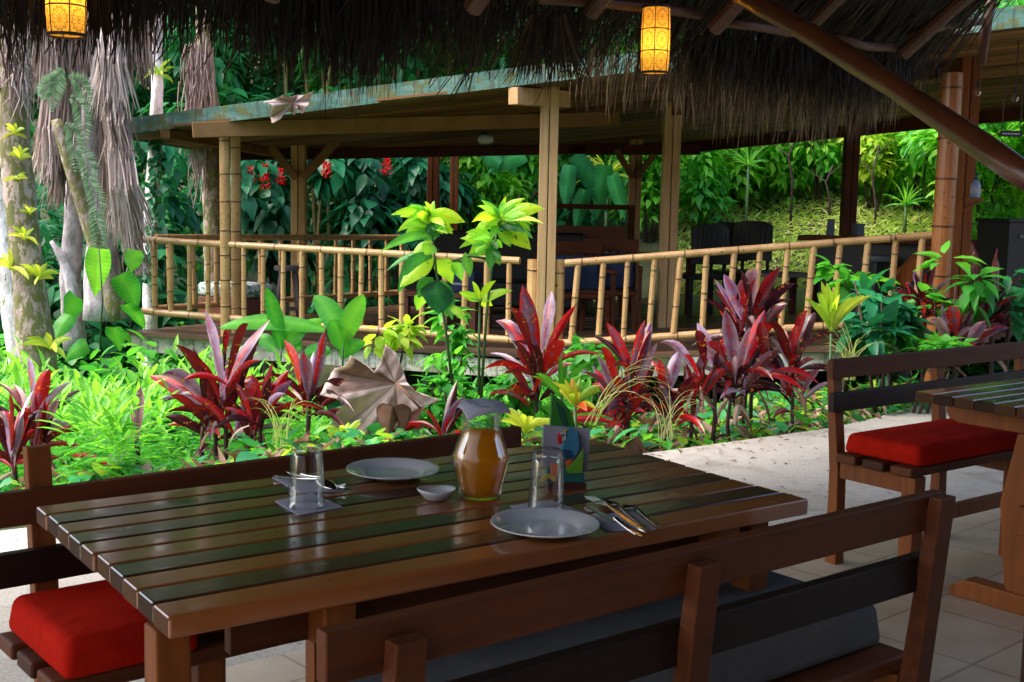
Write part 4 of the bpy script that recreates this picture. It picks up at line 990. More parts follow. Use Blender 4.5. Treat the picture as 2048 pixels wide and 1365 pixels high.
def cabinet():
    p = at(2030, 440, 10.9); z0 = zd(p.x); t = thing('cabinet', (p.x, p.y, z0), .25, 'black cabinet beyond the reddish bamboo post at the edge of the picture', 'cabinet')
    top = p.z-z0; mb = MB(); mb.box(-.2, -.2, 0, .6, .25, top-.02); mb.build('body', MT['black'], t, bevel=.006); mb = MB(); mb.box(-.22, -.22, top-.02, .62, .27, top+.01); mb.build('lid', MT['black'], t, bevel=.004)
    mb = MB(); mb.box(-.1, -.215, top-.16, .0, -.201, top-.13); mb.build('handle', MT['slate'], t)
cabinet()
def ceiling_fixture():
    p = at(972, 235, 12.6); t = thing('ceiling_lamp', p, 0, 'small unlit glass lamp on a stem under the pavilion ceiling', 'lamp')
    zt_ = 2.811+.0799*p.x-.04*p.y; dz = zt_-p.z-.03
    mb = MB(); mb.lathe([(0, dz), (.07, dz), (.06, dz-.03), (0, dz-.03)], 16); mb.tube([(0, 0, dz-.03), (0, 0, -.15)], .012, 8); mb.lathe([(0, -.15), (.05, -.15), (.05, -.18), (0, -.18)], 12); mb.build('stem', MT['wire'], t)
    mb = MB(); mb.lathe([(.05, -.18), (.085, -.20), (.085, -.25), (.05, -.275), (0, -.28)], 18); mb.build('globe', MT['white'], t, smooth=True)
ceiling_fixture()
def bulbs():
    for x, y, Y, lb in ((1562, 253, 12.2, 'clear bulb under the pavilion beam, farther from the inner timber post'), (1511, 259, 12.3, 'clear bulb under the pavilion beam, nearer the inner timber post'), (1956, 176, 9.5, 'clear bulb hanging just right of the square post top'), (2031, 188, 9.4, 'clear bulb hanging at the edge of the picture above the sign')):
        p = at(x, y, Y); t = thing('string_bulb', p, 0, lb, 'bulb', 'string of clear bulbs')
        mb = MB(); mb.tube([(0, 0, .0), (0, 0, .05)], .016, 8); mb.tube([(0, 0, .05), (0, 0, .4)], .004, 5); mb.build('socket', MT['wire'], t)
        mb = MB(); mb.lathe([(.012, 0), (.026, -.02), (.028, -.04), (.018, -.06), (0, -.066)], 12); mb.build('glass', MT['glass'], t, smooth=True)
bulbs()
def bottle():
    p = at(1950, 397, 9.95); t = thing('dispenser_bottle', p, 0, 'pale blue dispenser bottle on a small bracket shelf beside the square post', 'bottle')
    mb = MB(); mb.lathe([(0, 0), (.036, 0), (.04, .01), (.04, .10), (.034, .125), (.016, .14), (.015, .15), (0, .15)], 20); mb.build('body', plain('pale_blue_plastic', (.20, .26, .40), .3), t, smooth=True)
    mb = MB(); mb.lathe([(.0405, .04), (.0405, .085)], 20); mb.build('label', MT['paper'], t, smooth=True)
    mb = MB(); mb.lathe([(.017, .15), (.017, .17), (.006, .172), (.006, .195), (0, .195)], 12); mb.box(-.008, -.04, .188, .008, .008, .198); mb.build('pump', MT['navy'], t)
    s_ = thing('bracket_shelf', (p.x, p.y, p.z-.001), 0, 'small wooden bracket shelf fixed to the square post', 'shelf')
    mb = MB(); mb.box(-.10, -.05, -.02, .06, .05, 0); mb.build('board', MT['post'], s_); mb = MB(); mb.beam((-.09, 0, -.10), (.03, 0, -.02), .02, .02); mb.build('bracket', MT['post'], s_)
bottle()
def sign():
    p = at(2022, 268, 9.3); t = thing('hanging_sign', p, 0, 'narrow black board hung on two cords at the edge of the picture', 'sign')
    mb = MB(); mb.box(-.085, -.008, -.022, .085, .008, .022); mb.build('board', MT['black'], t, bevel=.003)
    for x in (-.07, .07): mb = MB(); mb.tube([(x, 0, .022), (x*.96, 0, .45)], .004, 5); mb.build('cord', MT['wire'], t)
    mb = MB()
    for i in range(7): mb.box(-.066+i*.019, -.0092, -.006, -.054+i*.019, -.0082, .005)
    mb.build('lettering', MT['paper'], t)
sign()

# ------------------------------------------------------------------ leaf materials
LM = dict(
 cord=leafm('cordyline_leaf', [(0, (.016, .004, .009)), (.35, (.06, .006, .014)), (.55, (.20, .005, .010)), (.74, (.44, .006, .008)), (.80, (.13, .055, .12)), (1, (.36, .25, .38))], rough=.26, trans=.28, tcol=1.5, spec=.6, spots=.8, spotcol=(.50, .16, .02)),  # pale mauve end stands for sky sheen painted into the leaf
 dead=leafm('withered_leaf', [(0, (.07, .035, .025)), (.5, (.22, .12, .085)), (1, (.48, .36, .30))], rough=.8, trans=.25, tcol=1.2, spec=.15),
 dark=leafm('dark_jungle_leaf', [(0, (.006, .06, .022)), (.5, (.02, .20, .065)), (1, (.06, .40, .09))], rough=.42, trans=.30, tcol=1.6),
 mid=leafm('mid_green_leaf', [(0, (.012, .10, .02)), (.5, (.05, .32, .035)), (1, (.20, .58, .05))], rough=.42, trans=.45, tcol=1.7),
 bright=leafm('bright_green_leaf', [(0, (.016, .12, .02)), (.5, (.085, .40, .035)), (1, (.36, .68, .07))], rough=.40, trans=.5, tcol=1.6),
 blue=leafm('blue_green_leaf', [(0, (.006, .07, .035)), (.5, (.016, .18, .075)), (1, (.05, .34, .11))], rough=.38, trans=.3, tcol=1.4),
 lime=leafm('lime_leaf', [(0, (.10, .28, .02)), (.5, (.32, .52, .04)), (1, (.62, .66, .08))], rough=.42, trans=.5, tcol=1.5),
 sap=leafm('sapling_leaf', [(0, (.010, .10, .03)), (.25, (.08, .34, .07)), (.5, (.24, .58, .04)), (1, (.58, .76, .03))], rough=.36, trans=.5, tcol=1.6, spots=.45, spotcol=(.03, .05, .01)),
 croton=leafm('croton_leaf', [(0, (.05, .20, .02)), (.5, (.22, .38, .03)), (.8, (.48, .42, .03)), (1, (.60, .06, .02))], rough=.4, trans=.4, tcol=1.4),
 fern=leafm('pale_fern', [(0, (.12, .26, .14)), (1, (.34, .52, .34))], rough=.6, trans=.45, tcol=1.4),
 flower=leafm('red_flower', [(0, (.45, .008, .02)), (1, (.75, .03, .04))], rough=.6, trans=.35, tcol=1.3),
 grass=leafm('dry_grass', [(0, (.14, .42, .05)), (.5, (.45, .60, .13)), (1, (.78, .72, .42))], rough=.7, trans=.35, tcol=1.3),
 straw=leafm('dead_palm_frond', [(0, (.14, .09, .08)), (.5, (.38, .28, .27)), (1, (.72, .62, .64))], rough=.75, trans=.25, tcol=1.2, spec=.2),
 bigdead=leafm('big_dead_leaf', [(0, (.07, .03, .022)), (.45, (.27, .16, .13)), (1, (.70, .58, .56))], rough=.7, trans=.3, tcol=1.2, spec=.2),
)
stemm = plain('green_stem', (.05, .13, .03), .6, var=.4, scale=12)
darkstem = plain('brown_stem', (.07, .035, .03), .8, var=.5, scale=14, bumpy=.3)
def bark(name, c0, c1, moss, t=.55):
    m, nt, b, o = base_mat(name); f = noise(nt, 5, 8, .75, (1, 1, .45)); g = noise(nt, 16, 5, .7, (1, 1, .5))
    c = ramp(nt, f, [(.34, c0), (.50, c1), (.58, (min(1, c1[0]*1.5), min(1, c1[1]*1.5), min(1, c1[2]*1.55)))])
    c = mixc(nt, math_(nt, 'MULTIPLY', math_(nt, 'GREATER_THAN', g, t), .85), c, moss); nt.links.new(c, b.inputs['Base Color']); b.inputs['Roughness'].default_value = .9; bump(nt, b, g, .8, .02); return m
B_moss = bark('mossy_bark', (.07, .045, .03), (.34, .26, .22), (.13, .14, .025), .49)
B_pale = bark('pale_bark', (.24, .19, .17), (.66, .63, .64), (.17, .20, .05), .60)
B_grey = bark('grey_bark', (.16, .13, .14), (.42, .37, .40), (.12, .15, .05), .66)

def trunk(mb, pts, rad, n=14, seg=5, lump=.10):
    Q, R_ = [], []
    for i in range(len(pts)-1):
        for k in range(seg):
            t = k/seg; Q.append(Vector(pts[i]).lerp(Vector(pts[i+1]), t)); R_.append(rad[i]*(1-t)+rad[i+1]*t)
    Q.append(Vector(pts[-1])); R_.append(rad[-1])
    b = len(mb.v); mb.tube(Q, [r*(1+random.uniform(-lump, lump)) for r in R_], n)
    return mb
def basept(px_, py_, dz=0):
    """ground point seen at a photo pixel (march along the ray to the terrain)"""
    d = ray(px_, py_); t = 3.5
    while t < 60:
        p = np.array([0, 0, H])+d*t
        if p[2] <= gz(p[0], p[1])+dz: break
        t += .02
    return Vector(p)
def ground_at(px_, Y): p = at(px_, 420, Y); return Vector((p.x, p.y, float(gz(p.x, p.y))))

# ------------------------------------------------------------------ cordylines (leaf list in photo pixels: base, tip, width, tint)
def cordyline(px_, Y, leaves, label, stems=None, dead=12, extra=26, dspread=.22, cat='cordyline', group='red cordylines along the garden edge'):
    g = ground_at(px_, Y); t = thing('cordyline', g, 0, label, cat, group); s = Y/F
    mb = MB(); tops = []
    for bx, by, tx, ty, w_, v in leaves:
        dy = random.uniform(-.06, .06); ty_ = random.uniform(-dspread, dspread)
        if abs(tx-bx) < 30: ty_ = random.choice((-1, 1))*random.uniform(.08, dspread)
        p0 = at(bx, by, Y+dy); p1 = at(tx, ty, Y+dy+ty_)
        L = (p1-p0).length; horiz = abs(tx-bx)/(abs(ty-by)+1)
        mb.leaf(p0, p1, w_*s*.88, arch=random.uniform(.02, .06)+.10*min(1, horiz)*(.6), roll=random.uniform(-.75, .75), rows=9, prof='cord', fold=random.uniform(.10, .22), var=v+random.uniform(-.05, .05), curl=random.choice((0, .06, .15, .3)), mr=-.14 if v > .8 else .08, wav=.14)
        tops.append(p0)
    c = sum(tops, Vector())/len(tops)
    for i in range(extra):      # short inner leaves that fill the heart of the rosette
        a = random.uniform(0, 2*math.pi); el = random.uniform(-.1, 1.35); b = random.choice(tops)+Vector((0, 0, -random.uniform(0, .10)))
        L = random.uniform(.20, .42); d = Vector((math.cos(a)*math.cos(el), math.sin(a)*math.cos(el), math.sin(el)))
        mb.leaf(b, b+d*L, random.uniform(.03, .046), .14, random.uniform(-.6, .6), 8, 'cord', .18, random.choice((.1, .2, .3, .4, .5, .6, .68, .9)), .1, wav=.15)
    mb.build('foliage', LM['cord'], t, world=True, smooth=True)
    for st in (stems or [(px_, None)]):
        x0 = at(st[0], 700, Y).x; tp = min(tops, key=lambda q: abs(q.x-x0)); gb = Vector((x0, Y, float(gz(x0, Y))-.05)); mb = MB()
        mid = gb.lerp(tp, .5)+Vector((random.uniform(-.03, .03), random.uniform(-.03, .03), 0)); mb.tube([gb, mid, tp, tp+Vector((0, 0, .05))], [.016, .014, .013, .006], 8); mb.build('stem', darkstem, t, world=True, smooth=True)
    if dead:
        mb = MB()
        for i in range(dead):
            k = random.uniform(.15, .9); b = g.lerp(random.choice(tops), k); a = random.uniform(0, 2*math.pi); L = random.uniform(.16, .36)
            d = Vector((math.cos(a)*.6, math.sin(a)*.6, -random.uniform(.2, 1))); mb.leaf(b, b+d*L, random.uniform(.018, .04), .25, random.uniform(-1, 1), 6, 'cord', .25, random.random(), .1)
        mb.build('withered_leaves', LM['dead'], t, world=True, smooth=True)
    return t
M_, R_, D_, K_ = .93, .72, .40, .20      # mauve (sky sheen put into the leaf colour), red, dark red, darkest
CA = [(70,860,55,705,36,M_),(65,880,97,707,36,R_),(60,850,28,765,22,D_),(75,900,118,790,22,M_),(75,930,90,790,18,D_),(64,900,74,770,26,D_)]
CA2 = [(22,900,20,775,24,.55),(30,905,-4,815,22,M_),(25,910,5,800,26,R_),(28,915,45,830,20,M_)]
CB = [(448,800,410,620,36,M_),(430,800,350,675,30,D_),(455,760,497,615,20,D_),(440,790,540,640,30,M_),(430,850,297,745,34,R_),(410,800,320,730,32,M_),(440,840,452,705,34,R_),(460,830,520,655,28,K_),(410,850,340,785,28,D_),(448,720,456,640,14,D_),
      (405,870,330,830,24,K_),(470,870,512,780,26,M_),(430,840,385,690,26,D_),(452,850,490,690,26,D_),(425,870,355,850,20,K_),(420,860,372,745,24,M_)]
CB2 = [(510,840,500,730,36,R_),(520,840,585,760,26,R_),(525,840,560,812,22,D_),(505,850,470,760,26,D_),(515,830,545,725,24,D_),(500,860,455,815,22,M_),(520,850,578,735,26,.6)]
CC = [(615,800,568,675,34,R_),(615,790,606,700,30,M_),(625,790,649,662,26,M_),(620,800,640,695,28,D_),(630,805,690,758,26,K_),(608,805,580,765,20,D_)]
CD = [(1075,740,1045,570,40,R_),(1070,750,992,612,34,M_),(1065,710,1018,590,24,D_),(1085,700,1103,578,32,.88),(1085,730,1152,610,20,R_),(1070,760,1035,690,30,.5),(1085,750,1128,672,34,.6),(1060,790,1000,712,26,D_),(1078,780,1110,690,24,K_),(1072,800,1020,770,26,D_),(1080,800,1130,770,24,K_)]
CE = [(1265,760,1213,645,28,R_),(1275,750,1302,640,26,M_),(1262,740,1290,640,20,R_),(1240,790,1205,680,22,.6),(1240,830,1195,705,26,M_),(1235,800,1188,735,28,M_),(1228,840,1210,760,24,R_),(1270,800,1315,680,20,R_),(1255,800,1265,700,24,D_),(1280,810,1310,730,24,K_),(1250,840,1230,760,24,D_)]
CF = [(1335,790,1362,690,30,M_),(1330,800,1326,728,30,R_),(1400,760,1318,662,22,M_),(1410,730,1395,650,24,D_),(1385,800,1422,690,40,.76),(1430,740,1394,642,26,M_),(1345,810,1400,750,26,D_),(1390,830,1370,720,24,D_),(1350,830,1320,760,24,K_),(1400,800,1450,730,26,R_)]
CG = [(1500,640,1507,510,36,M_),(1495,645,1490,545,44,D_),(1485,640,1448,545,28,M_),(1505,640,1562,530,28,D_),(1510,650,1592,555,24,K_),(1480,645,1433,580,22,D_),(1480,650,1428,558,14,M_),(1480,665,1440,618,24,.6),(1500,680,1478,615,36,R_),(1515,660,1575,600,26,D_),(1490,690,1455,650,26,K_),(1510,690,1545,640,26,R_)]
CG2 = [(1470,750,1450,620,34,M_),(1485,740,1530,620,30,.66),(1530,730,1520,640,28,D_),(1478,760,1500,650,28,M_),(1460,760,1415,660,24,D_),(1490,780,1560,690,28,D_),(1470,790,1440,720,26,K_),(1465,770,1400,690,26,M_)]
CH = [(1590,730,1632,600,32,K_),(1585,720,1618,598,28,R_),(1580,730,1548,640,26,D_),(1600,800,1645,725,22,M_),(1575,770,1540,690,24,K_),(1590,760,1600,650,24,M_),(1585,800,1560,740,24,D_)]
CI = [(1845,610,1830,533,22,.9),(1840,620,1812,550,22,R_),(1858,605,1872,508,14,M_),(1850,615,1865,520,14,K_),(1835,630,1790,565,24,D_),(1830,635,1795,610,22,M_),(1850,630,1880,570,22,D_)]
CJ = [(1965,640,1943,478,24,K_),(1985,610,1996,482,24,.35),(1990,610,1996,520,20,M_),(1985,640,1960,560,24,D_),(1975,640,1925,590,24,R_),(1995,640,2045,590,24,K_),(1990,650,2048,620,24,M_),(1970,650,1915,640,24,K_),(1985,650,2010,560,24,K_)]
CK = [(1905,690,1888,600,30,M_),(1910,680,1905,595,28,R_),(1900,690,1858,622,24,M_),(1925,695,1945,620,22,M_),(1935,695,1972,640,28,M_),(1945,695,2022,640,28,M_),(1912,700,1895,640,28,K_),(1908,700,1925,640,22,D_)]
CL = [(1775,690,1740,600,22,M_),(1780,690,1775,610,22,D_),(1785,690,1815,610,22,M_),(1770,690,1725,650,20,K_)]
cordyline(72, 6.4, CA, 'red cordyline at the left edge with one broad scarlet and one mauve leaf', [(70,), (84,)], 6)
cordyline(22, 6.2, CA2, 'small maroon cordyline cut by the left edge of the picture', dead=4)
cordyline(440, 7.0, CB, 'largest wide spreading maroon cordyline in front of the left end of the deck', [(430,), (450,), (405,)], 12)
cordyline(515, 6.9, CB2, 'low spotted red cordyline tucked against the right side of the largest spreading one', dead=6)
cordyline(618, 7.1, CC, 'small upright cordyline with two mauve leaves beside the big dead leaf', dead=3)
cordyline(1075, 7.7, CD, 'cordyline with one bright red centre leaf in front of the pavilion corner post', [(1075,)], 6)
cordyline(1255, 7.35, CE, 'leftmost cordyline of the long clump right of the parrot holder, tips curling', [(1260,), (1235,)], 12)
cordyline(1370, 7.5, CF, 'cordyline with a bright scarlet leaf in the middle of the long clump', [(1335,), (1390,), (1430,)], 14)
cordyline(1500, 7.9, CG, 'tallest cordyline, its dark crown reaching above the pavilion rail', [(1490,), (1510,)], 14)
cordyline(1475, 7.6, CG2, 'mauve and red cordyline crown directly below the tallest one', [(1470,)], 12)
cordyline(1588, 7.95, CH, 'purple backed cordyline at the end of the clump next to the right bench', [(1588,)], 10)
cordyline(1845, 9.1, CI, 'slim pinkish cordyline at the foot of the reddish bamboo post', dead=3)
cordyline(1980, 8.9, CJ, 'blackish maroon cordyline in front of the black cabinet', [(1980,), (1992,)], 5)
cordyline(1910, 8.75, CK, 'low mauve cordyline just above the back rail of the right bench', dead=4)
cordyline(1775, 9.0, CL, 'small mauve cordyline among green leaves left of the reddish bamboo post', dead=3)
cordyline(798, 7.3, [(800,860,770,770,24,M_),(795,850,815,760,22,K_),(805,870,850,800,26,M_),(790,860,750,790,22,D_),(880,880,930,790,26,M_),(885,880,915,760,20,K_)], 'low mauve cordyline half hidden between the big dead leaf and the carafe', dead=5)
cordyline(276, 6.5, [(274,885,281,768,24,M_),(272,890,262,810,14,D_)], 'single slim mauve cordyline shoot in the bright green undergrowth', dead=0, extra=0)
cordyline(245, 6.15, [(242,945,243,896,24,.78),(240,950,208,900,18,M_),(246,950,140,912,16,.7)], 'cordyline showing only a red leaf tip above the far bench rail', dead=0, extra=0)

# ------------------------------------------------------------------ other garden plants
def leafy(name, px_, Y, leaves, mat, label, cat='plant', prof='ov', stems=None, group=None, rollr=.6, rows=8, spread=.12, scale=1.0, archk=.08, stemmat=None, sr=.008, mr=.12, ribs=0):
    g = ground_at(px_, Y); t = thing(name, g, 0, label, cat, group); s = Y/F; mb = MB()
    for q in leaves:
        bx, by, tx, ty, w_, v = q[:6]; dz = q[6] if len(q) > 6 else random.uniform(-spread, spread)
        mb.leaf(at(bx, by, Y), at(tx, ty, Y+dz), w_*s*scale, archk*random.uniform(.5, 1.5), random.uniform(-rollr, rollr), rows, prof, random.uniform(.06, .16), v+random.uniform(-.08, .08), random.choice((0, .05, .1)), mr=mr, ribs=ribs)
    mb.build('foliage', mat, t, world=True, smooth=True)
    for st in (stems or []):
        Q = [at(x, y, Y) for x, y in st]; mb = MB(); mb.tube(Q, [sr*(1-.5*i/len(Q)) for i in range(len(Q))], 8); mb.build('stem', stemmat or stemm, t, world=True, smooth=True)
    return t
# tall sapling with two leaf whorls
W1 = [(1000,438,1090,412,34,.8),(1000,436,1050,395,22,.7),(1000,440,962,400,16,.4),(1000,440,955,410,14,.35),(1000,436,1012,392,14,.7),(1000,444,1062,500,46,.8),(1000,446,1008,472,44,.15),(1000,444,1066,475,30,.2),(1000,440,944,440,22,.9),(1000,446,948,462,24,.6),(1000,440,1088,442,14,.85),(985,470,918,495,18,.5),(985,475,930,470,20,.6),(985,490,980,540,26,.3),(985,485,1005,495,20,.4),(985,500,920,475,22,.75),(985,500,1000,530,20,.3),(985,480,935,520,24,.65)]
W2 = [(860,430,930,445,34,.85),(860,428,800,432,30,.8),(860,430,782,428,20,.5),(860,436,858,490,50,.12),(860,430,826,425,26,.9),(862,430,850,402,12,.6),(862,430,868,400,12,.6),(858,440,795,460,22,.6),(860,440,905,465,30,.85),(862,455,905,462,24,.7),(860,440,890,420,20,.8),(860,450,808,475,30,.6),(862,460,908,458,20,.5)]
W3 = [(870,470,760,505,22,.25),(868,480,820,520,26,.6),(868,490,850,510,34,.5),(866,505,796,580,44,.05,-.1),(868,515,800,575,40,.75),(880,500,772,540,16,.2),(872,520,905,565,40,.6),(905,525,925,560,26,.4),(930,505,940,555,24,.35),(876,560,878,628,72,.02,-.12),(880,560,905,640,36,.04),(866,555,836,595,34,.15),(850,590,834,620,30,.45),(900,610,925,640,22,.5)]
W4 = [(960,600,992,558,14,.7),(960,600,945,560,12,.7),(962,604,1025,580,22,.7),(958,604,918,585,20,.6),(955,600,950,602,22,.1),(960,606,985,612,20,.75)]
for Wq in (W1, W2, W1[:18], W2[:13]):
    Wq = W1 if Wq[0] in W1 else W2
    for bx, by, tx, ty, w_, v in list(Wq)[:18]:
        k = random.uniform(.55, .8); an = random.uniform(-.8, .8); dx, dy = (tx-bx)*k, (ty-by)*k; Wq.append((bx+random.uniform(-4, 4), by+random.uniform(-4, 14), bx+dx*math.cos(an)-dy*math.sin(an), by+dx*math.sin(an)+dy*math.cos(an), w_*k, min(1, max(.05, v-.12+random.uniform(-.3, .15)))))
for Wq in (W1, W2, W3, W4):
    for i, q in enumerate(Wq):
        if len(q) == 6: Wq[i] = (*q, random.uniform(-.16, .10))
sap = leafy('sapling', 940, 7.25, W1+W2+W3+W4, LM['sap'], 'tall young sapling with glowing yellow green leaf whorls before the pavilion corner', 'sapling', 'ov', [[(962, 800), (972, 640), (985, 520), (998, 438)], [(905, 770), (890, 650), (872, 540), (860, 430)], [(958, 790), (958, 690), (960, 602)], [(985, 520), (940, 512), (905, 522)]], rollr=.6, sr=.010, scale=.97)
# banana-like plants
leafy('heliconia', 600, 8.4, [(562,700,533,575,34,.35),(650,660,438,650,34,.55),(575,700,620,640,30,.45),(560,690,650,640,26,.85),(548,700,512,668,30,.3),(600,700,540,640,34,.4)], LM['mid'], 'broad leaved plant under the floral ottoman, one leaf standing like a blade', 'plant', 'pad', [[(560, 740), (563, 695)], [(600, 740), (590, 700)]], rollr=.35, rows=20, ribs=.05, mr=.3)
leafy('heliconia', 690, 8.3, [(690,680,628,588,48,.42),(683,690,727,590,44,.62),(690,700,662,640,44,.45),(680,715,730,680,30,.4),(660,700,600,720,34,.4)], LM['mid'], 'plant with three paddle leaves and pale midribs left of the big dead leaf', 'plant', 'pad', [[(685, 745), (686, 690)]], rollr=.35, rows=20, ribs=.05, mr=.3)
# croton, dracaena and friends
def rosette(px_, py_, Y, n, L, w_, el=(.2, 1.4), v=(.3, .9), arch=.15, az=(0, 2*math.pi)):
    out = MB(); b = at(px_, py_, Y)
    for i in range(n):
        a = az[0]+(az[1]-az[0])*(i+random.random())/n; e_ = random.uniform(*el); l = L*random.uniform(.7, 1.1)
        out.leaf(b+Vector((0, 0, .02*i/n)), b+Vector((math.cos(a)*math.cos(e_), math.sin(a)*math.cos(e_), math.sin(e_)))*l, w_*random.uniform(.8, 1.2), arch, random.uniform(-.4, .4), 7, 'cord', .14, random.uniform(*v), .06)
    return out
def ros_plant(name, px_, py_, Y, mat, label, cat, n=16, L=.3, w_=.05, stem=True, **k):
    g = ground_at(px_, Y); t = thing(name, g, 0, label, cat); rosette(px_, py_, Y, n, L, w_, **k).build('foliage', LM[mat], t, world=True, smooth=True)
    if stem:
        mb = MB(); b = at(px_, py_, Y); mb.tube([(b.x+.02, b.y, g.z-.03), (b.x, b.y, b.z+.02)], [.014, .01], 8); mb.build('stem', stemm, t, world=True, smooth=True)
    return t
ros_plant('croton', 1150, 820, 7.2, 'croton', 'yellow green croton with red tinged leaves above the parrot holder', 'croton', 20, .22, .035, el=(.1, 1.45), v=(0, .95))
ros_plant('croton', 1122, 800, 7.6, 'bright', 'lime green strap leaved plant just behind the yellow croton', 'plant', 14, .30, .035, el=(.5, 1.5), v=(.2, .8))
ros_plant('dracaena', 1662, 670, 8.3, 'lime', 'lime green dracaena with a tight upright crown beside the end of the bamboo railing', 'dracaena', 22, .40, .045, el=(.75, 1.5), v=(.2, .8))
ros_plant('bromeliad', 1050, 870, 7.2, 'lime', 'small bromeliad with lime leaves between the carafe and the parrot holder', 'bromeliad', 12, .22, .04, el=(.2, 1.2), v=(.3, .9), stem=False)
ros_plant('bromeliad', 690, 880, 6.7, 'lime', 'small yellow green bromeliad at the lower edge of the big dead leaf', 'bromeliad', 14, .16, .03, el=(.1, 1.0), v=(.3, .9), stem=False)
def grass_arcs(px_, py_, Y, n, L, label, mat='grass', v=(.4, .9), el=(.4, 1.2), az=(0, 6.28)):
    g = at(px_, py_, Y); t = thing('grass_tuft', g, 0, label, 'grass tuft'); mb = MB()
    for i in range(n):
        a = random.uniform(*az); e_ = random.uniform(*el); l = L*random.uniform(.6, 1.1); d = Vector((math.cos(a)*math.cos(e_), math.sin(a)*math.cos(e_)*.6, math.sin(e_)))
        b = g+Vector((random.uniform(-.04, .04), random.uniform(-.04, .04), 0)); mb.leaf(b, b+d*l, .006, .30, random.uniform(-.6, .6), 9, 'x', .1, random.uniform(*v), .35)
    mb.build('blades', LM[mat], t, world=True)
grass_arcs(1180, 850, 7.1, 9, .75, 'thin straw coloured grass arching right across the cordyline clump', az=(-.6, .6), el=(.15, .6))
grass_arcs(1700, 760, 8.0, 22, .60, 'yellow seeding grass stems arching around the lime dracaena', v=(.3, .8))
grass_arcs(560, 890, 6.6, 16, .45, 'yellowish grass arching in front of the low spotted cordyline', v=(.2, .7))
grass_arcs(1330, 880, 7.2, 14, .5, 'dry reddish grass at the foot of the cordyline clump', v=(.7, 1))
# broad leaved bushes on the right of the bed
def leafbush(name, px_, py_, Y, r, n, L, W, mat, label, cat='shrub', tmpl='ov', group=None, v0=.3, v1=.75, droop=.45, stem=True, flat=.6, nst=3):
    c = at(px_, py_, Y); g = ground_at(px_, Y); t = thing(name, g, 0, label, cat, group)
    link('foliage', shell_leaves('foliage', c, r, n, L, W, LM[mat], tmpl, droop, v0, v1, flat, loc=g), t)
    if stem:
        for i in range(nst):
            mb = MB(); q = c-g+Vector((random.uniform(-.5, .5)*r[0], random.uniform(-.5, .5)*r[1], random.uniform(0, .5)*r[2])); mb.tube([(random.uniform(-.06, .06), random.uniform(-.06, .06), -.1), q*.5+Vector((random.uniform(-.05, .05), 0, 0)), q], [.014+.006*r[2], .011+.004*r[2], .005], 7); mb.build('stem', darkstem, t, smooth=True)
    return t
leafbush('leafy_bush', 1770, 610, 8.6, (.42, .35, .32), 170, .20, .12, 'blue', 'bushy plant with broad blue green leaves right of the lime dracaena')
leafbush('leafy_bush', 1700, 560, 9.2, (.22, .2, .16), 60, .15, .10, 'mid', 'small leafy bush reaching up against the bar counter')
leafbush('leafy_bush', 1900, 590, 8.8, (.30, .25, .30), 60, .20, .10, 'mid', 'bright broad leaves in front of the square post')
leafbush('leafy_bush', 2030, 600, 9.0, (.25, .25, .35), 60, .22, .09, 'dark', 'dark leafy plant at the right edge below the black cabinet')
leafbush('leafy_bush', 1850, 700, 8.3, (.55, .3, .14), 240, .10, .07, 'mid', 'low leafy ground plants behind the back rail of the right bench')
leafbush('leafy_bush', 790, 670, 8.6, (.22, .2, .12), 60, .14, .08, 'lime', 'yellow leaved small bush above the big dead leaf')
leafbush('leafy_bush', 905, 700, 8.2, (.20, .2, .30), 130, .11, .06, 'mid', 'bush of small leaves at the foot of the sapling')
leafbush('leafy_bush', 1010, 800, 7.9, (.28, .2, .20), 120, .12, .07, 'mid', 'low green bush behind the carafe')
leafbush('leafy_bush', 870, 800, 7.7, (.34, .2, .20), 150, .12, .07, 'mid', 'low green bush right of the big dead leaf')
leafbush('leafy_bush', 1200, 730, 8.6, (.30, .25, .22), 110, .13, .08, 'mid', 'leafy plant under the deck skirt right of the corner post')

# big fallen dead leaf
def dead_sheet(C, O, Y, org, v, dark=None, rel=.1, nr=12):
    """a dry lobed leaf: the outline resampled round its centre, creased along radiating ribs, edges curled"""
    per = [];
    for i in range(len(O)):
        a, b = O[i], O[(i+1) % len(O)]; L = math.hypot(b[0]-a[0], b[1]-a[1]); k = max(3, int(L/5))
        for q in range(k): f = q/k; per.append((a[0]+(b[0]-a[0])*f+random.uniform(-1.2, 1.2), a[1]+(b[1]-a[1])*f+random.uniform(-1.2, 1.2)))
    n = len(per); vs, va, fs = [], [], []; ph = random.uniform(0, 6)
    for i, (x, y) in enumerate(per):
        an = math.atan2(-(y-C[1]), x-C[0]); rb = abs(math.sin(an*3.5+ph)); R_ = math.hypot(x-C[0], y-C[1])
        for k in range(nr+1):
            f = (k/nr)**.8; r = R_*f; px_, py_ = C[0]+(x-C[0])*f, C[1]+(y-C[1])*f
            vein = abs(math.sin(r/9.0+abs(math.sin(an*3.5+ph))*3.0))
            dy = rel*(f*(.5-rb)*.55 + f*f*.45*math.sin(an*2.1+ph) + .25*f**3*math.sin(an*9+ph)) + .006*math.sin(px_*.21)*math.cos(py_*.17)
            vs.append(at(px_, py_, Y+dy)-org); w_ = v+.14*math.sin(an*2+1)+random.uniform(-.05, .05)
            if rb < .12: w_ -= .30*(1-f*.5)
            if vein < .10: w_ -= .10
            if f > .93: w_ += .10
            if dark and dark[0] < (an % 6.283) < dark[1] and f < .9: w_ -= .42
            va.append(w_)
    m_ = nr+1
    for i in range(n):
        j = (i+1) % n
        for k in range(nr): a, b = i*m_+k, j*m_+k; fs.append((a, b, b+1, a+1))
    mb = MB(); mb.add(vs, fs, va); o = mb.build('blade', LM['bigdead'], smooth=True); o.modifiers.new('s', 'SOLIDIFY').thickness = .0015; return o
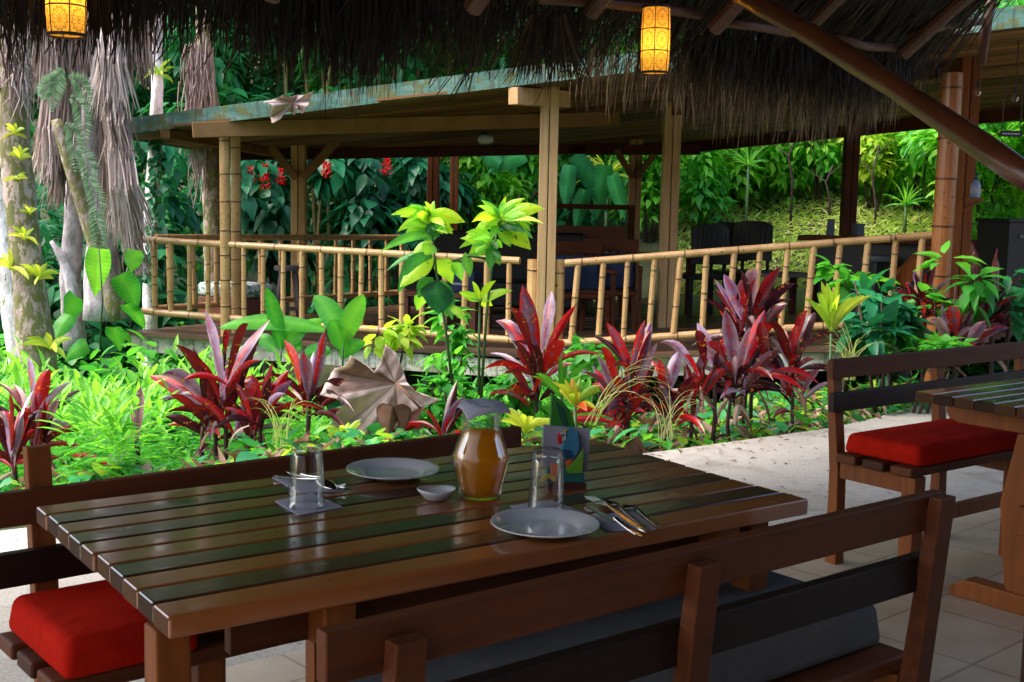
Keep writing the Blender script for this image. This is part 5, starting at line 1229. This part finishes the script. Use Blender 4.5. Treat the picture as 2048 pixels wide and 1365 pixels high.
def big_leaf():
    c = at(765, 800, 7.0); t = thing('dead_leaf', c, 0, 'huge curled pinkish dead leaf lying on the plants behind the table', 'dead leaf')
    C0 = (792, 768)
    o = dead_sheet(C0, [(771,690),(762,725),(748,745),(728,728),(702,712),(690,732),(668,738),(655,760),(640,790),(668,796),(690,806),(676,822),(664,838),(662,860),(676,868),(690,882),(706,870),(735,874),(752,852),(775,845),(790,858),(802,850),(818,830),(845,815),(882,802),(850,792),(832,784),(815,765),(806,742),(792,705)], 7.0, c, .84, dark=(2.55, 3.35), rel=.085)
    o.parent = t
    m2 = MB(); m2.tube([at(792, 766, 6.93)-c, at(815, 790, 6.91)-c, at(842, 818, 6.88)-c], [.010, .008, .007], 8); m2.build('stalk', LM['dead'], t, smooth=True)
    for (x, y, w_, lb) in ((785, 830, 46, 'curled dark brown dead leaf hanging below the big pale one'), (1262, 893, 30, 'cupped orange brown dead leaf on the soil behind the table corner')):
        Y = 6.8; p = at(x, y, Y); mb = MB()
        for k in range(5): mb.leaf(p-p+Vector((0, 0, .05)), Vector((random.uniform(-.06, .06), random.uniform(-.05, .05), -.10)), w_*Y/F, .2, random.uniform(-1, 1), 7, 'heart', .35, random.uniform(.1, .4), .2)
        o = mb.build('dead_leaf', LM['dead'], smooth=True); o.location = p; tag(o, lb, 'dead leaf')
big_leaf()
def roof_leaf(C, O, Y, label, v):
    c = at(*C, Y); o = dead_sheet(C, O, Y, c, v, rel=.16, nr=8); o.name = 'dead_leaf'; o.location = c; tag(o, label, 'dead leaf')
roof_leaf((586, 206), [(525,205),(545,201),(560,194),(578,195),(590,191),(610,190),(626,183),(619,203),(612,222),(604,228),(597,214),(590,232),(580,224),(570,226),(562,238),(543,247),(540,228),(550,215),(540,208)], 10.78, 'brown dead leaf draped over the middle of the green roof edge', .68)
roof_leaf((215, 258), [(162,250),(172,246),(190,244),(215,240),(250,235),(238,246),(230,260),(222,274),(213,284),(198,285),(190,268),(182,274),(172,282),(160,272),(168,262)], 11.75, 'pale dead leaf draped over the low end of the green roof edge', .9)

# ------------------------------------------------------------------ undergrowth masses
def ground_scatter(name, n, xr, yr, L, W, mats, hmax, cond=None, tmpl='dia', v=(.2, .9), lance=False, label=None):
    X = RNG.uniform(*xr, n); Y = RNG.uniform(*yr, n); ok = (-.582*X+.813*Y > 5.12) & (Y > 5.4)
    if cond is not None: ok &= cond(X, Y)
    X, Y = X[ok], Y[ok]; n = len(X); cl = .5+.5*np.sin(X*3.1+1.3*np.sin(Y*2.3))*np.sin(Y*2.9+X); hz = RNG.uniform(.02, 1, n)*hmax*(.45+.75*cl)
    pos = np.stack([X, Y, gz(X, Y)+hz], 1); a = RNG.uniform(0, 6.283, n); e_ = RNG.uniform(-.4, .9, n)
    d = np.stack([np.cos(a)*np.cos(e_), np.sin(a)*np.cos(e_), np.sin(e_)], 1); up = np.array([0, 0, 1.])+rv(n)*.4
    var = np.clip(RNG.uniform(*v, n)*.6+.4*cl*RNG.uniform(.6, 1.2, n), 0, 1)
    o = link(name, leaves_mesh(name, pos, d, up, L*RNG.uniform(.5, 1.3, n), W*RNG.uniform(.6, 1.3, n), var, mats, tmpl)); tag(o, label, kind='stuff'); return o
ground_scatter('ground_cover', 13000, (-6, 6), (5.4, 12.0), .10, .055, LM['mid'], .20, v=(0, .8), label='low green ground cover between the garden plants')
ground_scatter('ground_cover', 5200, (-6, 6), (5.4, 12.0), .15, .10, LM['dark'], .22, None, 'ov', (.1, .9), label='darker broad leaved ground cover between the garden plants')
ground_scatter('ground_cover', 2200, (-3.5, 4), (5.4, 10.0), .13, .07, LM['lime'], .20, None, 'ov', (0, .6), label='scattered pale young leaves in the ground cover')
def shoots(name, n, xr, yr, hr, mat, label, cond, nl=12, L=.135, W=.034, ztop=False):
    """upright shoots carrying whorls of lance leaves: a mass of soft undergrowth"""
    X = RNG.uniform(*xr, n); Y = RNG.uniform(*yr, n); ok = (-.582*X+.813*Y > 5.1) & cond(X, Y); X, Y = X[ok], Y[ok]; n = len(X)
    h = RNG.uniform(*hr, n); z0 = gz(X, Y)
    if ztop: h = np.maximum(.15, .46-.115*(Y-5.6)+RNG.uniform(-.16, .10, n)+.12*np.sin(X*4+Y*2)-z0)
    P, D, U_, V_ = [], [], [], []
    lean = RNG.normal(0, .12, (n, 2))
    for k in range(nl):
        f = .25+.75*(k+.5)/nl; a = k*2.4+RNG.uniform(0, 6.28, n); e_ = -.25+1.25*f+RNG.normal(0, .15, n)-.25*(f < .8)
        P.append(np.stack([X+lean[:, 0]*h*f, Y+lean[:, 1]*h*f, z0+h*f], 1)); D.append(np.stack([np.cos(a)*np.cos(e_), np.sin(a)*np.cos(e_), np.sin(e_)], 1)); U_.append(np.tile([0, 0, 1.], (n, 1))+rv(n)*.25); V_.append(np.clip(.15+.6*f+RNG.normal(0, .12, n), 0, 1))  # lower leaves darker, tips lighter: shade and lit tops put into leaf tone
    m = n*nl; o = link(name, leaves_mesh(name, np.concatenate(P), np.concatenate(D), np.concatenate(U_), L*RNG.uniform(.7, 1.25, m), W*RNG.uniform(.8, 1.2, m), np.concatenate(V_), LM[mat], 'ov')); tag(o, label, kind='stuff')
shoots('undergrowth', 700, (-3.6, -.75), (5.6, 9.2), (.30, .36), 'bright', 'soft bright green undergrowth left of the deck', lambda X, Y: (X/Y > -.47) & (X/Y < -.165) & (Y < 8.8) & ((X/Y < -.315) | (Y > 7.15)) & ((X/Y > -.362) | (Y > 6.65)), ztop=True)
shoots('undergrowth', 260, (-2.4, .6), (7.6, 10.0), (.22, .42), 'mid', 'mixed green undergrowth in front of the deck', lambda X, Y: -.582*X+.813*Y < 8.4)
ground_scatter('undergrowth', 5200, (-6.5, -2.2), (8.6, 13.5), .17, .10, LM['mid'], 1.15, lambda X, Y: (X < -3.3-.0*Y) | (Y < 9.5), 'ov', (.1, .8), label='tangled broad leaved undergrowth at the left end of the deck')
ground_scatter('grass', 30000, (1.5, 9), (14.5, 24), .20, .022, LM['grass'], .10, lambda X, Y: X > 1.4+.05*Y, 'dia', (.1, 1), label='rough cut grass and straw on the slope')
ground_scatter('litter', 4200, (-3, 4.2), (5.4, 9.5), .15, .045, LM['dead'], .14, None, 'dia', (.1, 1), label='dry fallen leaves on the soil of the bed')

n_ = 150; e_ = RNG.uniform(0, 1, n_)**2; q_ = RNG.uniform(-.3, 1.3, n_)
pp = np.stack([.893+(2.022-.893)*q_*1.2-.6+.58*e_*1.2, 6.823+(7.634-6.823)*q_*1.2-.45-.8*e_*1.2-.06, np.full(n_, .006)], 1)
ok = (-.582*pp[:, 0]+.813*pp[:, 1]) < 4.99; pp = pp[ok]; n_ = len(pp)
tag(link('litter', leaves_mesh('litter', pp, np.stack([RNG.normal(size=n_), RNG.normal(size=n_), RNG.uniform(0, .25, n_)], 1), np.tile([0, 0, 1.], (n_, 1)), RNG.uniform(.015, .06, n_), RNG.uniform(.006, .022, n_), RNG.uniform(0, .7, n_), LM['dead'])), 'tiny dry leaf bits fallen on the concrete by the bed', kind='stuff')
# ------------------------------------------------------------------ philodendrons and big hanging leaves
def big_leaves(name, px_, Y, leaves, mat, label, cat, prof='heart', rollr=.3, **k):
    return leafy(name, px_, Y, leaves, LM[mat], label, cat, prof, rollr=rollr, rows=22, spread=.25, archk=.05, scale=.85, mr=.3, ribs=.10, **k)
big_leaves('philodendron', 200, 10.4, [(198,498,190,590,60,.75),(270,500,262,545,44,.5),(240,550,275,620,60,.4),(150,592,130,650,52,.35),(175,690,130,720,44,.3),(225,655,240,700,50,.35),(140,630,110,680,44,.3),(70,615,20,640,50,.3),(250,610,290,660,40,.4)], 'mid', 'philodendron with large ribbed heart leaves climbing below the dead fronds', 'plant', stems=[[(200, 700), (205, 600), (198, 498)]])
big_leaves('philodendron', 1165, 17.0, [(1150,310,1215,420,48,.35),(1140,330,1130,420,40,.3),(1210,330,1195,430,50,.45),(1010,300,1030,350,44,.45),(1000,330,950,300,36,.5),(1170,380,1150,460,40,.25),(1225,350,1250,440,38,.5),(1100,320,1085,400,40,.4),(1050,310,975,345,44,.55)], 'dark', 'giant elephant ear leaves hanging behind the pavilion right of the corner post', 'plant')

# ------------------------------------------------------------------ trees on the left
def moss_tree():
    Y = 9.2; g = ground_at(78, Y); t = thing('mossy_tree', g, 0, 'leaning tree trunk coated in moss and lichen at the left edge', 'tree')
    pts = [at(85, 800, Y), at(66, 640, Y), at(48, 470, Y), at(30, 300, Y), at(28, 120, Y), at(40, -60, Y), at(-60, -880, Y)]
    mb = MB(); trunk(mb, pts, [.15, .13, .115, .115, .12, .11, .09], lump=.09); mb.build('trunk', B_moss, t, world=True, smooth=True)
    for (x, y, s_) in ((40, 320, .8), (35, 360, .7), (20, 540, 1.3), (78, 560, 1.1), (100, 700, 1.4), (48, 480, .9), (60, 430, .6), (30, 270, .7)):
        mb = rosette(x, y, Y-.13, 9, .16*s_, .035*s_, el=(-.3, 1.2), v=(.5, 1)); mb.build('epiphyte', LM['lime'], t, world=True, smooth=True)
    mb = MB()     # rootlets and grey moss strands
    for i in range(170):
        p = at(random.uniform(0, 62), random.uniform(-10, 170), Y-.12+random.uniform(-.08, .1)); mb.tube([p, p+Vector((random.uniform(-.05, .05), 0, -.12)), p+Vector((random.uniform(-.08, .08), 0, -random.uniform(.15, .32)))], [.006, .005, .002], 4, caps=False, var=[random.random()]*12)
    mb.build('hanging_moss', LM['straw'], t, world=True)
    link('crown', shell_leaves('crown', at(-60, -900, Y), (1.3, 1.2, .7), 600, .2, .1, LM['mid'], loc=g), t)
    Y = 9.9; g = ground_at(30, Y); t = thing('pale_tree', g, 0, 'whitish slanting trunk behind the mossy tree at the left edge', 'tree')
    mb = MB(); trunk(mb, [at(58, 760, Y), at(22, 560, Y), at(2, 380, Y), at(-8, 200, Y), at(-150, -780, Y)], [.13, .12, .10, .10, .09], lump=.05); mb.build('trunk', B_pale, t, world=True, smooth=True)
    link('crown', shell_leaves('crown', at(-150, -800, Y), (1.2, 1.1, .6), 400, .2, .1, LM['dark'], loc=g), t)
moss_tree()
def dead_palm():
    Y = 11.6; g = ground_at(200, Y); t = thing('palm_tree', g, 0, 'palm smothered in long grey dead fronds hanging down to its base', 'palm')
    mb = MB(); trunk(mb, [at(205, 640, Y), at(205, 450, Y), at(190, 300, Y), at(195, 100, Y), at(205, -150, Y)], [.17, .15, .14, .13, .12]); mb.build('trunk', B_grey, t, world=True, smooth=True)
    mb = MB(); trunk(mb, [at(150, 700, Y+.2), at(140, 560, Y+.2), at(152, 380, Y+.1), at(168, 250, Y)], [.11, .10, .10, .08]); mb.build('trunk', B_grey, t, world=True, smooth=True)
    def frond(top, bot, w0, w1, n, v, dpt=0, wv=.016):
        mb = MB(); a = at(*top, Y-.3+dpt); b = at(*bot, Y-.35+dpt); s_ = Y/F
        for i in range(n):
            u_ = random.gauss(0, .45); f = random.uniform(.72, 1.03); mid = a.lerp(b, .45*f)+Vector((u_*(w0*.4+w1*.35)*s_+random.uniform(-.03, .03), random.uniform(-.10, .10), 0)); e_ = a.lerp(b, f)+Vector((u_*w1*s_, random.uniform(-.10, .10), 0)); st = a+Vector((u_*w0*s_, random.uniform(-.05, .05), random.uniform(-.1, .05)))
            vv = min(1, max(0, v+random.uniform(-.35, .3))); w_ = wv*random.uniform(.6, 1.3); an = random.uniform(-.8, .8); x = Vector((math.cos(an), math.sin(an), 0))*w_/2
            q1 = st.lerp(mid, .5)+Vector((0, 0, .03)); q3 = mid.lerp(e_, .5)+Vector((random.uniform(-.02, .02), 0, 0))
            P = [st, q1, mid, q3, e_]; ws = [.6, 1, 1, .8, .2]; V = []
            for p, k in zip(P, ws): V += [p-x*k, p+x*k]
            mb.add(V, [(2*j, 2*j+1, 2*j+3, 2*j+2) for j in range(4)], [vv]*10)
        mb.build('dead_frond', LM['straw'], t, world=True)
    frond((110, -20), (100, 215), 60, 70, 190, .45); frond((150, 20), (110, 330), 30, 50, 150, .5, .1); frond((225, 40), (222, 240), 18, 45, 170, .85, -.05, .02)
    frond((228, 190), (245, 340), 30, 34, 130, .55, -.05); frond((235, 300), (262, 500), 22, 48, 190, .7, -.1, .02); frond((100, 200), (92, 370), 14, 36, 120, .75, .05)
    frond((270, -10), (268, 175), 60, 45, 170, .4, .05); frond((215, 100), (228, 470), 20, 40, 100, .35, .15); frond((120, 260), (112, 420), 22, 34, 110, .25, .1); frond((60, 10), (72, 190), 30, 40, 90, .5, .1); frond((262, 470), (285, 560), 16, 30, 70, .5, -.1)
    # living limb with ferns
    t2 = thing('mossy_limb', at(165, 480, 11.0), 0, 'slanting mossy limb hung with pale fern fronds in front of the dead palm', 'branch')
    Y2 = 11.0; mb = MB(); trunk(mb, [at(240, 640, Y2), at(195, 500, Y2), at(150, 360, Y2), at(112, 240, Y2)], [.085, .075, .07, .05]); mb.build('limb', B_moss, t2, world=True, smooth=True)
    for (x0, y0, x1, y1, x2, y2) in ((128, 140, 110, 150, 104, 225), (140, 160, 160, 150, 182, 215), (140, 195, 175, 205, 168, 300), (128, 250, 160, 260, 150, 345), (150, 300, 190, 310, 178, 400), (165, 350, 205, 380, 196, 470), (180, 420, 210, 450, 192, 545), (120, 150, 92, 165, 86, 200)):
        Pq, Dq, Vq = [], [], []; n = 22
        for i in range(n):
            f = (i+.5)/n; x = (1-f)**2*x0+2*f*(1-f)*x1+f*f*x2; y = (1-f)**2*y0+2*f*(1-f)*y1+f*f*y2; dx = 2*(1-f)*(x1-x0)+2*f*(x2-x1); dy = 2*(1-f)*(y1-y0)+2*f*(y2-y1); l = math.hypot(dx, dy); p = at(x, y, Y2-.2)
            for sgn in (-1, 1):
                Pq.append(np.array(p-t2.location)); Dq.append(np.array([sgn*dy/l+.25*dx/l, random.uniform(-.3, .1), -(sgn*-dx/l)*1.0-.25*dy/l-.25])); Vq.append(random.random())
        n2 = len(Pq); o = link('fern_frond', leaves_mesh('fern_frond', np.array(Pq), np.array(Dq), np.tile([0, -1., .3], (n2, 1)), np.tile(np.array([.115*math.sin(math.pi*(.12+.85*(i//2+.5)/n)) for i in range(n2)]), 1), .022, np.array(Vq), LM['fern']), t2)
dead_palm()
def slim_trees():
    for pts, rr, Y, lb, m in (([(300, 600), (301, 420), (310, 300), (315, 170), (312, 0), (318, -690)], [.075, .07, .065, .06, .055, .05], 12.6, 'slim pale trunk with creeping leaves just left of the deck railing', B_pale), ([(428, 560), (424, 400), (418, 250), (412, 120), (405, 0), (400, -690)], [.11, .105, .10, .09, .085, .08], 13.6, 'slim lichen covered trunk with hanging roots behind the bamboo posts', B_moss)):
        g = ground_at(pts[0][0], Y); t = thing('slim_tree', g, 0, lb, 'tree'); Q = [Vector((at(*pts[0], Y).x, Y, g.z-.1))]+[at(x, y, Y) for x, y in pts]
        mb = MB(); trunk(mb, Q, [rr[0]*1.05]+rr, lump=.06); mb.build('trunk', m, t, world=True, smooth=True)
        if Y < 13:
            n = 130; f = RNG.uniform(0, 1, n); yy = 240+f*330; pos = np.array([np.array(at(np.interp(y, [170, 300, 420, 600], [315, 310, 301, 300])+random.uniform(-8, 10), y, Y-.09)) for y in yy])-np.array(g)
            d = rv(n)+np.array([0, -.3, -.8]); link('creeper', leaves_mesh('creeper', pos, d, np.tile([0, -1, .4], (n, 1)), .10, .06, RNG.uniform(.1, .8, n), LM['blue'], 'ov'), t)
            mb = rosette(282, 275, Y-.1, 14, .22, .03, el=(-.4, 1.3), v=(.4, .9)); mb.build('epiphyte', LM['lime'], t, world=True, smooth=True); mb = rosette(318, 150, Y-.1, 14, .2, .03, el=(-.4, 1.3), v=(.1, .6)); mb.build('epiphyte', LM['lime'], t, world=True, smooth=True)
        else:
            mb = MB()
            for i in range(150):
                top = at(random.gauss(396, 13), random.uniform(70, 200), Y-.12); L = random.uniform(.25, .75); x = top.x
                mb.tube([top, top+Vector((random.uniform(-.06, .06), random.uniform(-.05, .05), -L*.5)), top+Vector((random.uniform(-.09, .09), 0, -L))], [.007, .006, .003], 4, caps=False, var=[random.uniform(.1, .7)]*12)
            mb.build('hanging_roots', LM['straw'], t, world=True)
            mb = MB()
            for i in range(26):
                top = at(random.uniform(380, 410), random.uniform(230, 330), Y-.13); L = random.uniform(.3, .7); mb.tube([top, top+Vector((random.uniform(-.05, .05), 0, -L*.5)), top+Vector((random.uniform(-.05, .05), 0, -L))], .005, 4, caps=False, var=[random.uniform(.2, .8)]*12)
            mb.build('hanging_roots', LM['straw'], t, world=True)
        link('crown', shell_leaves('crown', at(pts[-1][0], -700, Y), (1.2, 1.1, .7), 500, .2, .1, LM['dark'], loc=g), t)
    Y = 11.0; g = at(120, 560, Y); t = thing('dead_stump', g, 0, 'grey broken dead branch curving up below the palm', 'branch'); mb = MB(); trunk(mb, [at(148, 600, Y), at(140, 555, Y), at(125, 515, Y), at(102, 483, Y)], [.06, .055, .045, .015]); mb.build('branch', B_grey, t, world=True, smooth=True)
slim_trees()
def bamboo_clump():
    g = ground_at(720, 19); t = thing('bamboo_clump', g, 0, 'clump of tall yellow bamboo canes behind the thatch fringe', 'bamboo')
    m = plain('yellow_cane', (.24, .19, .045), .5, var=.4, scale=5)
    for i in range(11):
        x = 590+i*25+random.uniform(-14, 14); Y = 19+random.uniform(-.8, .8); p = at(x, 420, Y); b = Vector((p.x, p.y, float(gz(p.x, p.y)))); q = at(x+random.uniform(-70, 90), -250, Y); mb = MB(); mb.bamboo(b, q, .030, .4, 8); mb.build('cane', m, t, world=True)
    c = at(700, -120, 19); link('foliage', shell_leaves('foliage', c, (2.2, 1.2, 1.4), 1500, .28, .045, LM['bright'], droop=.8, loc=g), t)
bamboo_clump()

# ------------------------------------------------------------------ shrubs behind the pavilion: each a thing
def red_bush(px_, py_, Y, r, n, label, flowers):
    t = leafbush('flowering_shrub', px_, py_, Y, r, n, .30, .17, 'blue', label, 'shrub', 'ov', 'red flowered shrubs beyond the deck', .1, .6, .9, True, .9)
    for (x, y) in flowers:
        p = at(x, y, Y-r[1]*.9); k = 46; f = RNG.uniform(0, 1, k); a = RNG.uniform(0, 6.28, k); R0_ = .075*(1-f*.75)
        pos = np.stack([p.x+R0_*np.cos(a)*.6, p.y+R0_*np.sin(a)*.6, p.z+f*.20-.08], 1)-np.array(t.location); d = np.stack([np.cos(a), np.sin(a), .6+f], 1)
        link('flower', leaves_mesh('flower', pos, d, np.tile([0, 0, 1.], (k, 1))+rv(k)*.3, .07, .035, RNG.uniform(0, 1, k), LM['flower']), t)
red_bush(560, 420, 16.6, (1.0, .7, 1.0), 520, 'dark shrub with red flower spikes between the bamboo posts and the braced post', [(500, 356), (531, 372), (560, 360), (483, 378), (530, 352)])
red_bush(720, 400, 17.0, (1.1, .8, .9), 560, 'dark flowering shrub between the braced post and the dark back posts', [(717, 295), (773, 338), (652, 345)])
red_bush(810, 370, 17.6, (.8, .7, .9), 380, 'dark drooping leaved shrub just left of the dark back posts', [(775, 340)])
red_bush(240, 430, 15.2, (1.0, .8, 1.0), 420, 'dark shrub with two red flowers behind the dead palm', [(253, 300), (78, 478)])
G3 = 'bright shrubs on the slope'
SH = [(1480, 300, 20.0, (1.1, .9, .9), 'bright', 'leafy shrub on the slope just right of the inner timber post'), (1590, 330, 20.5, (.9, .8, .9), 'bright', 'shrub with scattered thin stems in the middle of the slope'), (1640, 280, 19.8, (.7, .6, .7), 'bright', 'pale green shrub on the slope left of the dark back post'), (1745, 290, 19.2, (.75, .6, .7), 'lime', 'yellow leaved bush right of the dark back post'), (1800, 340, 19.6, (.9, .8, .9), 'bright', 'green shrub left of the reddish bamboo post'), (1830, 270, 19.0, (.6, .6, .6), 'bright', 'bright leaved bush behind the top of the reddish bamboo post'), (1970, 290, 17.5, (.9, .8, .7), 'bright', 'bright shrub behind the hanging sign'), (2040, 340, 17.0, (.8, .7, .9), 'bright', 'green shrub at the right edge below the diagonal pole'), (1400, 340, 19.0, (.6, .6, .9), 'mid', 'tangled shrub at the left foot of the slope'), (950, 370, 18.5, (.8, .7, 1.0), 'bright', 'bright small leaved shrub right of the dark back posts'), (1040, 390, 18.8, (.6, .6, .9), 'mid', 'shrub behind the pavilion left of the corner post'), (1300, 360, 18.6, (.7, .6, 1.0), 'mid', 'shrub behind the Y braced back post')]
for x, y, Y, r, m, lb in SH: leafbush('shrub', x, y, Y, r, int(900*r[0]*r[2]/.7), .19, .095, m, lb, 'shrub', 'ov', G3, .35, 1.0, .5, True, .6, 5)
def fan_palm(px_, py_, Y, r, n, mat, label, name='fan_palm', el=(-.2, 1.4)):
    g = ground_at(px_, Y); t = thing(name, g, 0, label, 'palm'); c = at(px_, py_, Y); mb = MB()
    for i in range(n):
        a = random.uniform(0, 6.28); e_ = random.uniform(*el); d = Vector((math.cos(a)*math.cos(e_), math.sin(a)*math.cos(e_)*.7, math.sin(e_))); mb.leaf(c, c+d*r*random.uniform(.7, 1.1), r*.09, .08, random.uniform(-.5, .5), 5, 'x', .1, random.uniform(.3, .9), .1)
    mb.build('foliage', LM[mat], t, world=True); mb = MB(); mb.tube([(c.x, c.y, g.z-.1), c], [.03, .02], 8); mb.build('stem', stemm, t, world=True, smooth=True)
fan_palm(1497, 330, 18.5, .42, 34, 'bright', 'little fan palm on the slope between the inner post and the dark post')
fan_palm(1812, 410, 18.0, .40, 26, 'bright', 'spiky young palm on the slope left of the reddish bamboo post')
fan_palm(1215, 350, 17.5, .55, 30, 'lime', 'fern like palm behind the Y braced back post', 'tree_fern', (-.3, .7))
fan_palm(60, 420, 13.0, .6, 30, 'blue', 'dark spiky palm between the two trunks at the left edge')
for i, (x, y0, y1, Y, lb) in enumerate(((1660, 330, 400, 18.9, 'thin bare sapling stem left of the dark back post'), (1752, 290, 410, 18.4, 'thin bare sapling stem right of the dark back post'), (1585, 270, 360, 19.0, 'thick greyish dead stem leaning in the middle of the slope'), (1990, 350, 430, 16.0, 'dry twisted stem under the diagonal pole'))):
    g = ground_at(x, Y); t = thing('bare_stem', g, 0, lb, 'sapling'); mb = MB(); a = at(x, y1, Y); mb.tube([(a.x, a.y, g.z-.1), a, at(x-8, (y0+y1)/2, Y), at(x+6, y0, Y)], [.022, .02, .015, .008], 7); mb.build('stem', darkstem, t, world=True, smooth=True)
    mb = MB(); mb.tube([at(x-6, (y0+y1)/2, Y), at(x-45, y0+10, Y+.2)], [.012, .005], 5); mb.tube([at(x, y0+20, Y), at(x+40, y0-15, Y-.2)], [.012, .005], 5); mb.build('branch', darkstem, t, world=True)

# ------------------------------------------------------------------ the wood beyond, one mass
def jungle():
    P, D, U_, V_, Ls, Ws = [], [], [], [], [], []
    mats = {}
    def clump(c, r, n, L, W, vc, key):
        q = rv(n); p = np.array(c)+q*np.array(r)*RNG.uniform(.55, 1, (n, 1)); d = q*np.array([.8, .8, .4])+rv(n)*.6; d[:, 2] -= .55; up = q*.5+np.array([0, -.25, 1.])+rv(n)*.35
        mats.setdefault(key, []).append((p, d, up, L*RNG.uniform(.6, 1.25, n), W*RNG.uniform(.7, 1.2, n), np.clip(vc+RNG.normal(0, .13, n), 0, 1)))
    def top(x):   # canopy height, lower on the right where the sky opens
        return float(np.interp(x, [-14, -9, -6.5, -5, -1, 1.5, 4, 9, 14], [10, 9.5, 8.0, 9.0, 9.0, 6.2, 4.6, 4.9, 6]))
    for i in range(430):
        x = random.uniform(-13, 12); Y = random.uniform(17.6, 24) if x < 1.5 else random.uniform(20.5, 26); g = float(gz(x, Y)); T = top(x)
        if T < g+.8: T = g+1.6
        z = g+.2+(T-g)*random.random()**.8; r = random.uniform(.55, 1.25)
        lit = (z-g)/(T-g); key = 'dark' if x < .5 and random.random() < .72 else random.choice(('mid', 'mid', 'dark', 'bright'))
        clump((x, Y, z), (r*1.1, r*.9, r*.75), int(150*r*r)+50, .27 if x < 1 else .21, .14 if x < 1 else .10, random.uniform(.25, .7), key)
    for i in range(60):     # nearer left bank behind the trunks
        x = random.uniform(-9.5, -3.9); Y = random.uniform(13.4, 17); g = float(gz(x, Y)); z = g+random.uniform(.2, 2.2); r = random.uniform(.5, .9); clump((x, Y, z), (r, r*.8, r*.8), 130, .26, .14, random.uniform(.15, .55), 'dark')
    for i in range(46):     # right bank beside the path
        x = random.uniform(6.2, 12); Y = random.uniform(15.5, 20); g = float(gz(x, Y)); r = random.uniform(.4, .8); clump((x, Y, g+random.uniform(.3, 2.4)), (r, r*.8, r*.8), 130, .19, .095, random.uniform(.3, .8), random.choice(('mid', 'bright')))
    for i in range(110):     # tall growth seen over the pavilion roof
        x = random.uniform(-8.5, 2.0); Y = random.uniform(23.0, 26.0); r = random.uniform(.8, 1.3); clump((x, Y, random.uniform(2.4, 8.0)), (r*1.1, r*.8, r*.9), 190, .30, .16, random.uniform(.3, .8), random.choice(('dark', 'dark', 'mid', 'bright')))
    for i in range(90):     # thick scrub along the top of the slope
        x = random.uniform(1.0, 10.5); Y = random.uniform(20.0, 23.0); g = float(gz(x, Y)); r = random.uniform(.5, .95); clump((x, Y, g+random.uniform(.2, 2.6)), (r, r*.8, r*.85), 150, .20, .10, random.uniform(.4, .95), random.choice(('mid', 'bright', 'bright', 'bright')))
    for key, lst in mats.items():
        A = [np.concatenate([q[i] for q in lst]) for i in range(6)]
        o = link('jungle_foliage', leaves_mesh('jungle_foliage', *A, LM[key], 'ov')); tag(o, {'dark': 'deep green jungle foliage behind the pavilion', 'mid': 'mid green jungle foliage behind the pavilion', 'bright': 'light green jungle foliage behind the pavilion'}[key], kind='stuff')
jungle()
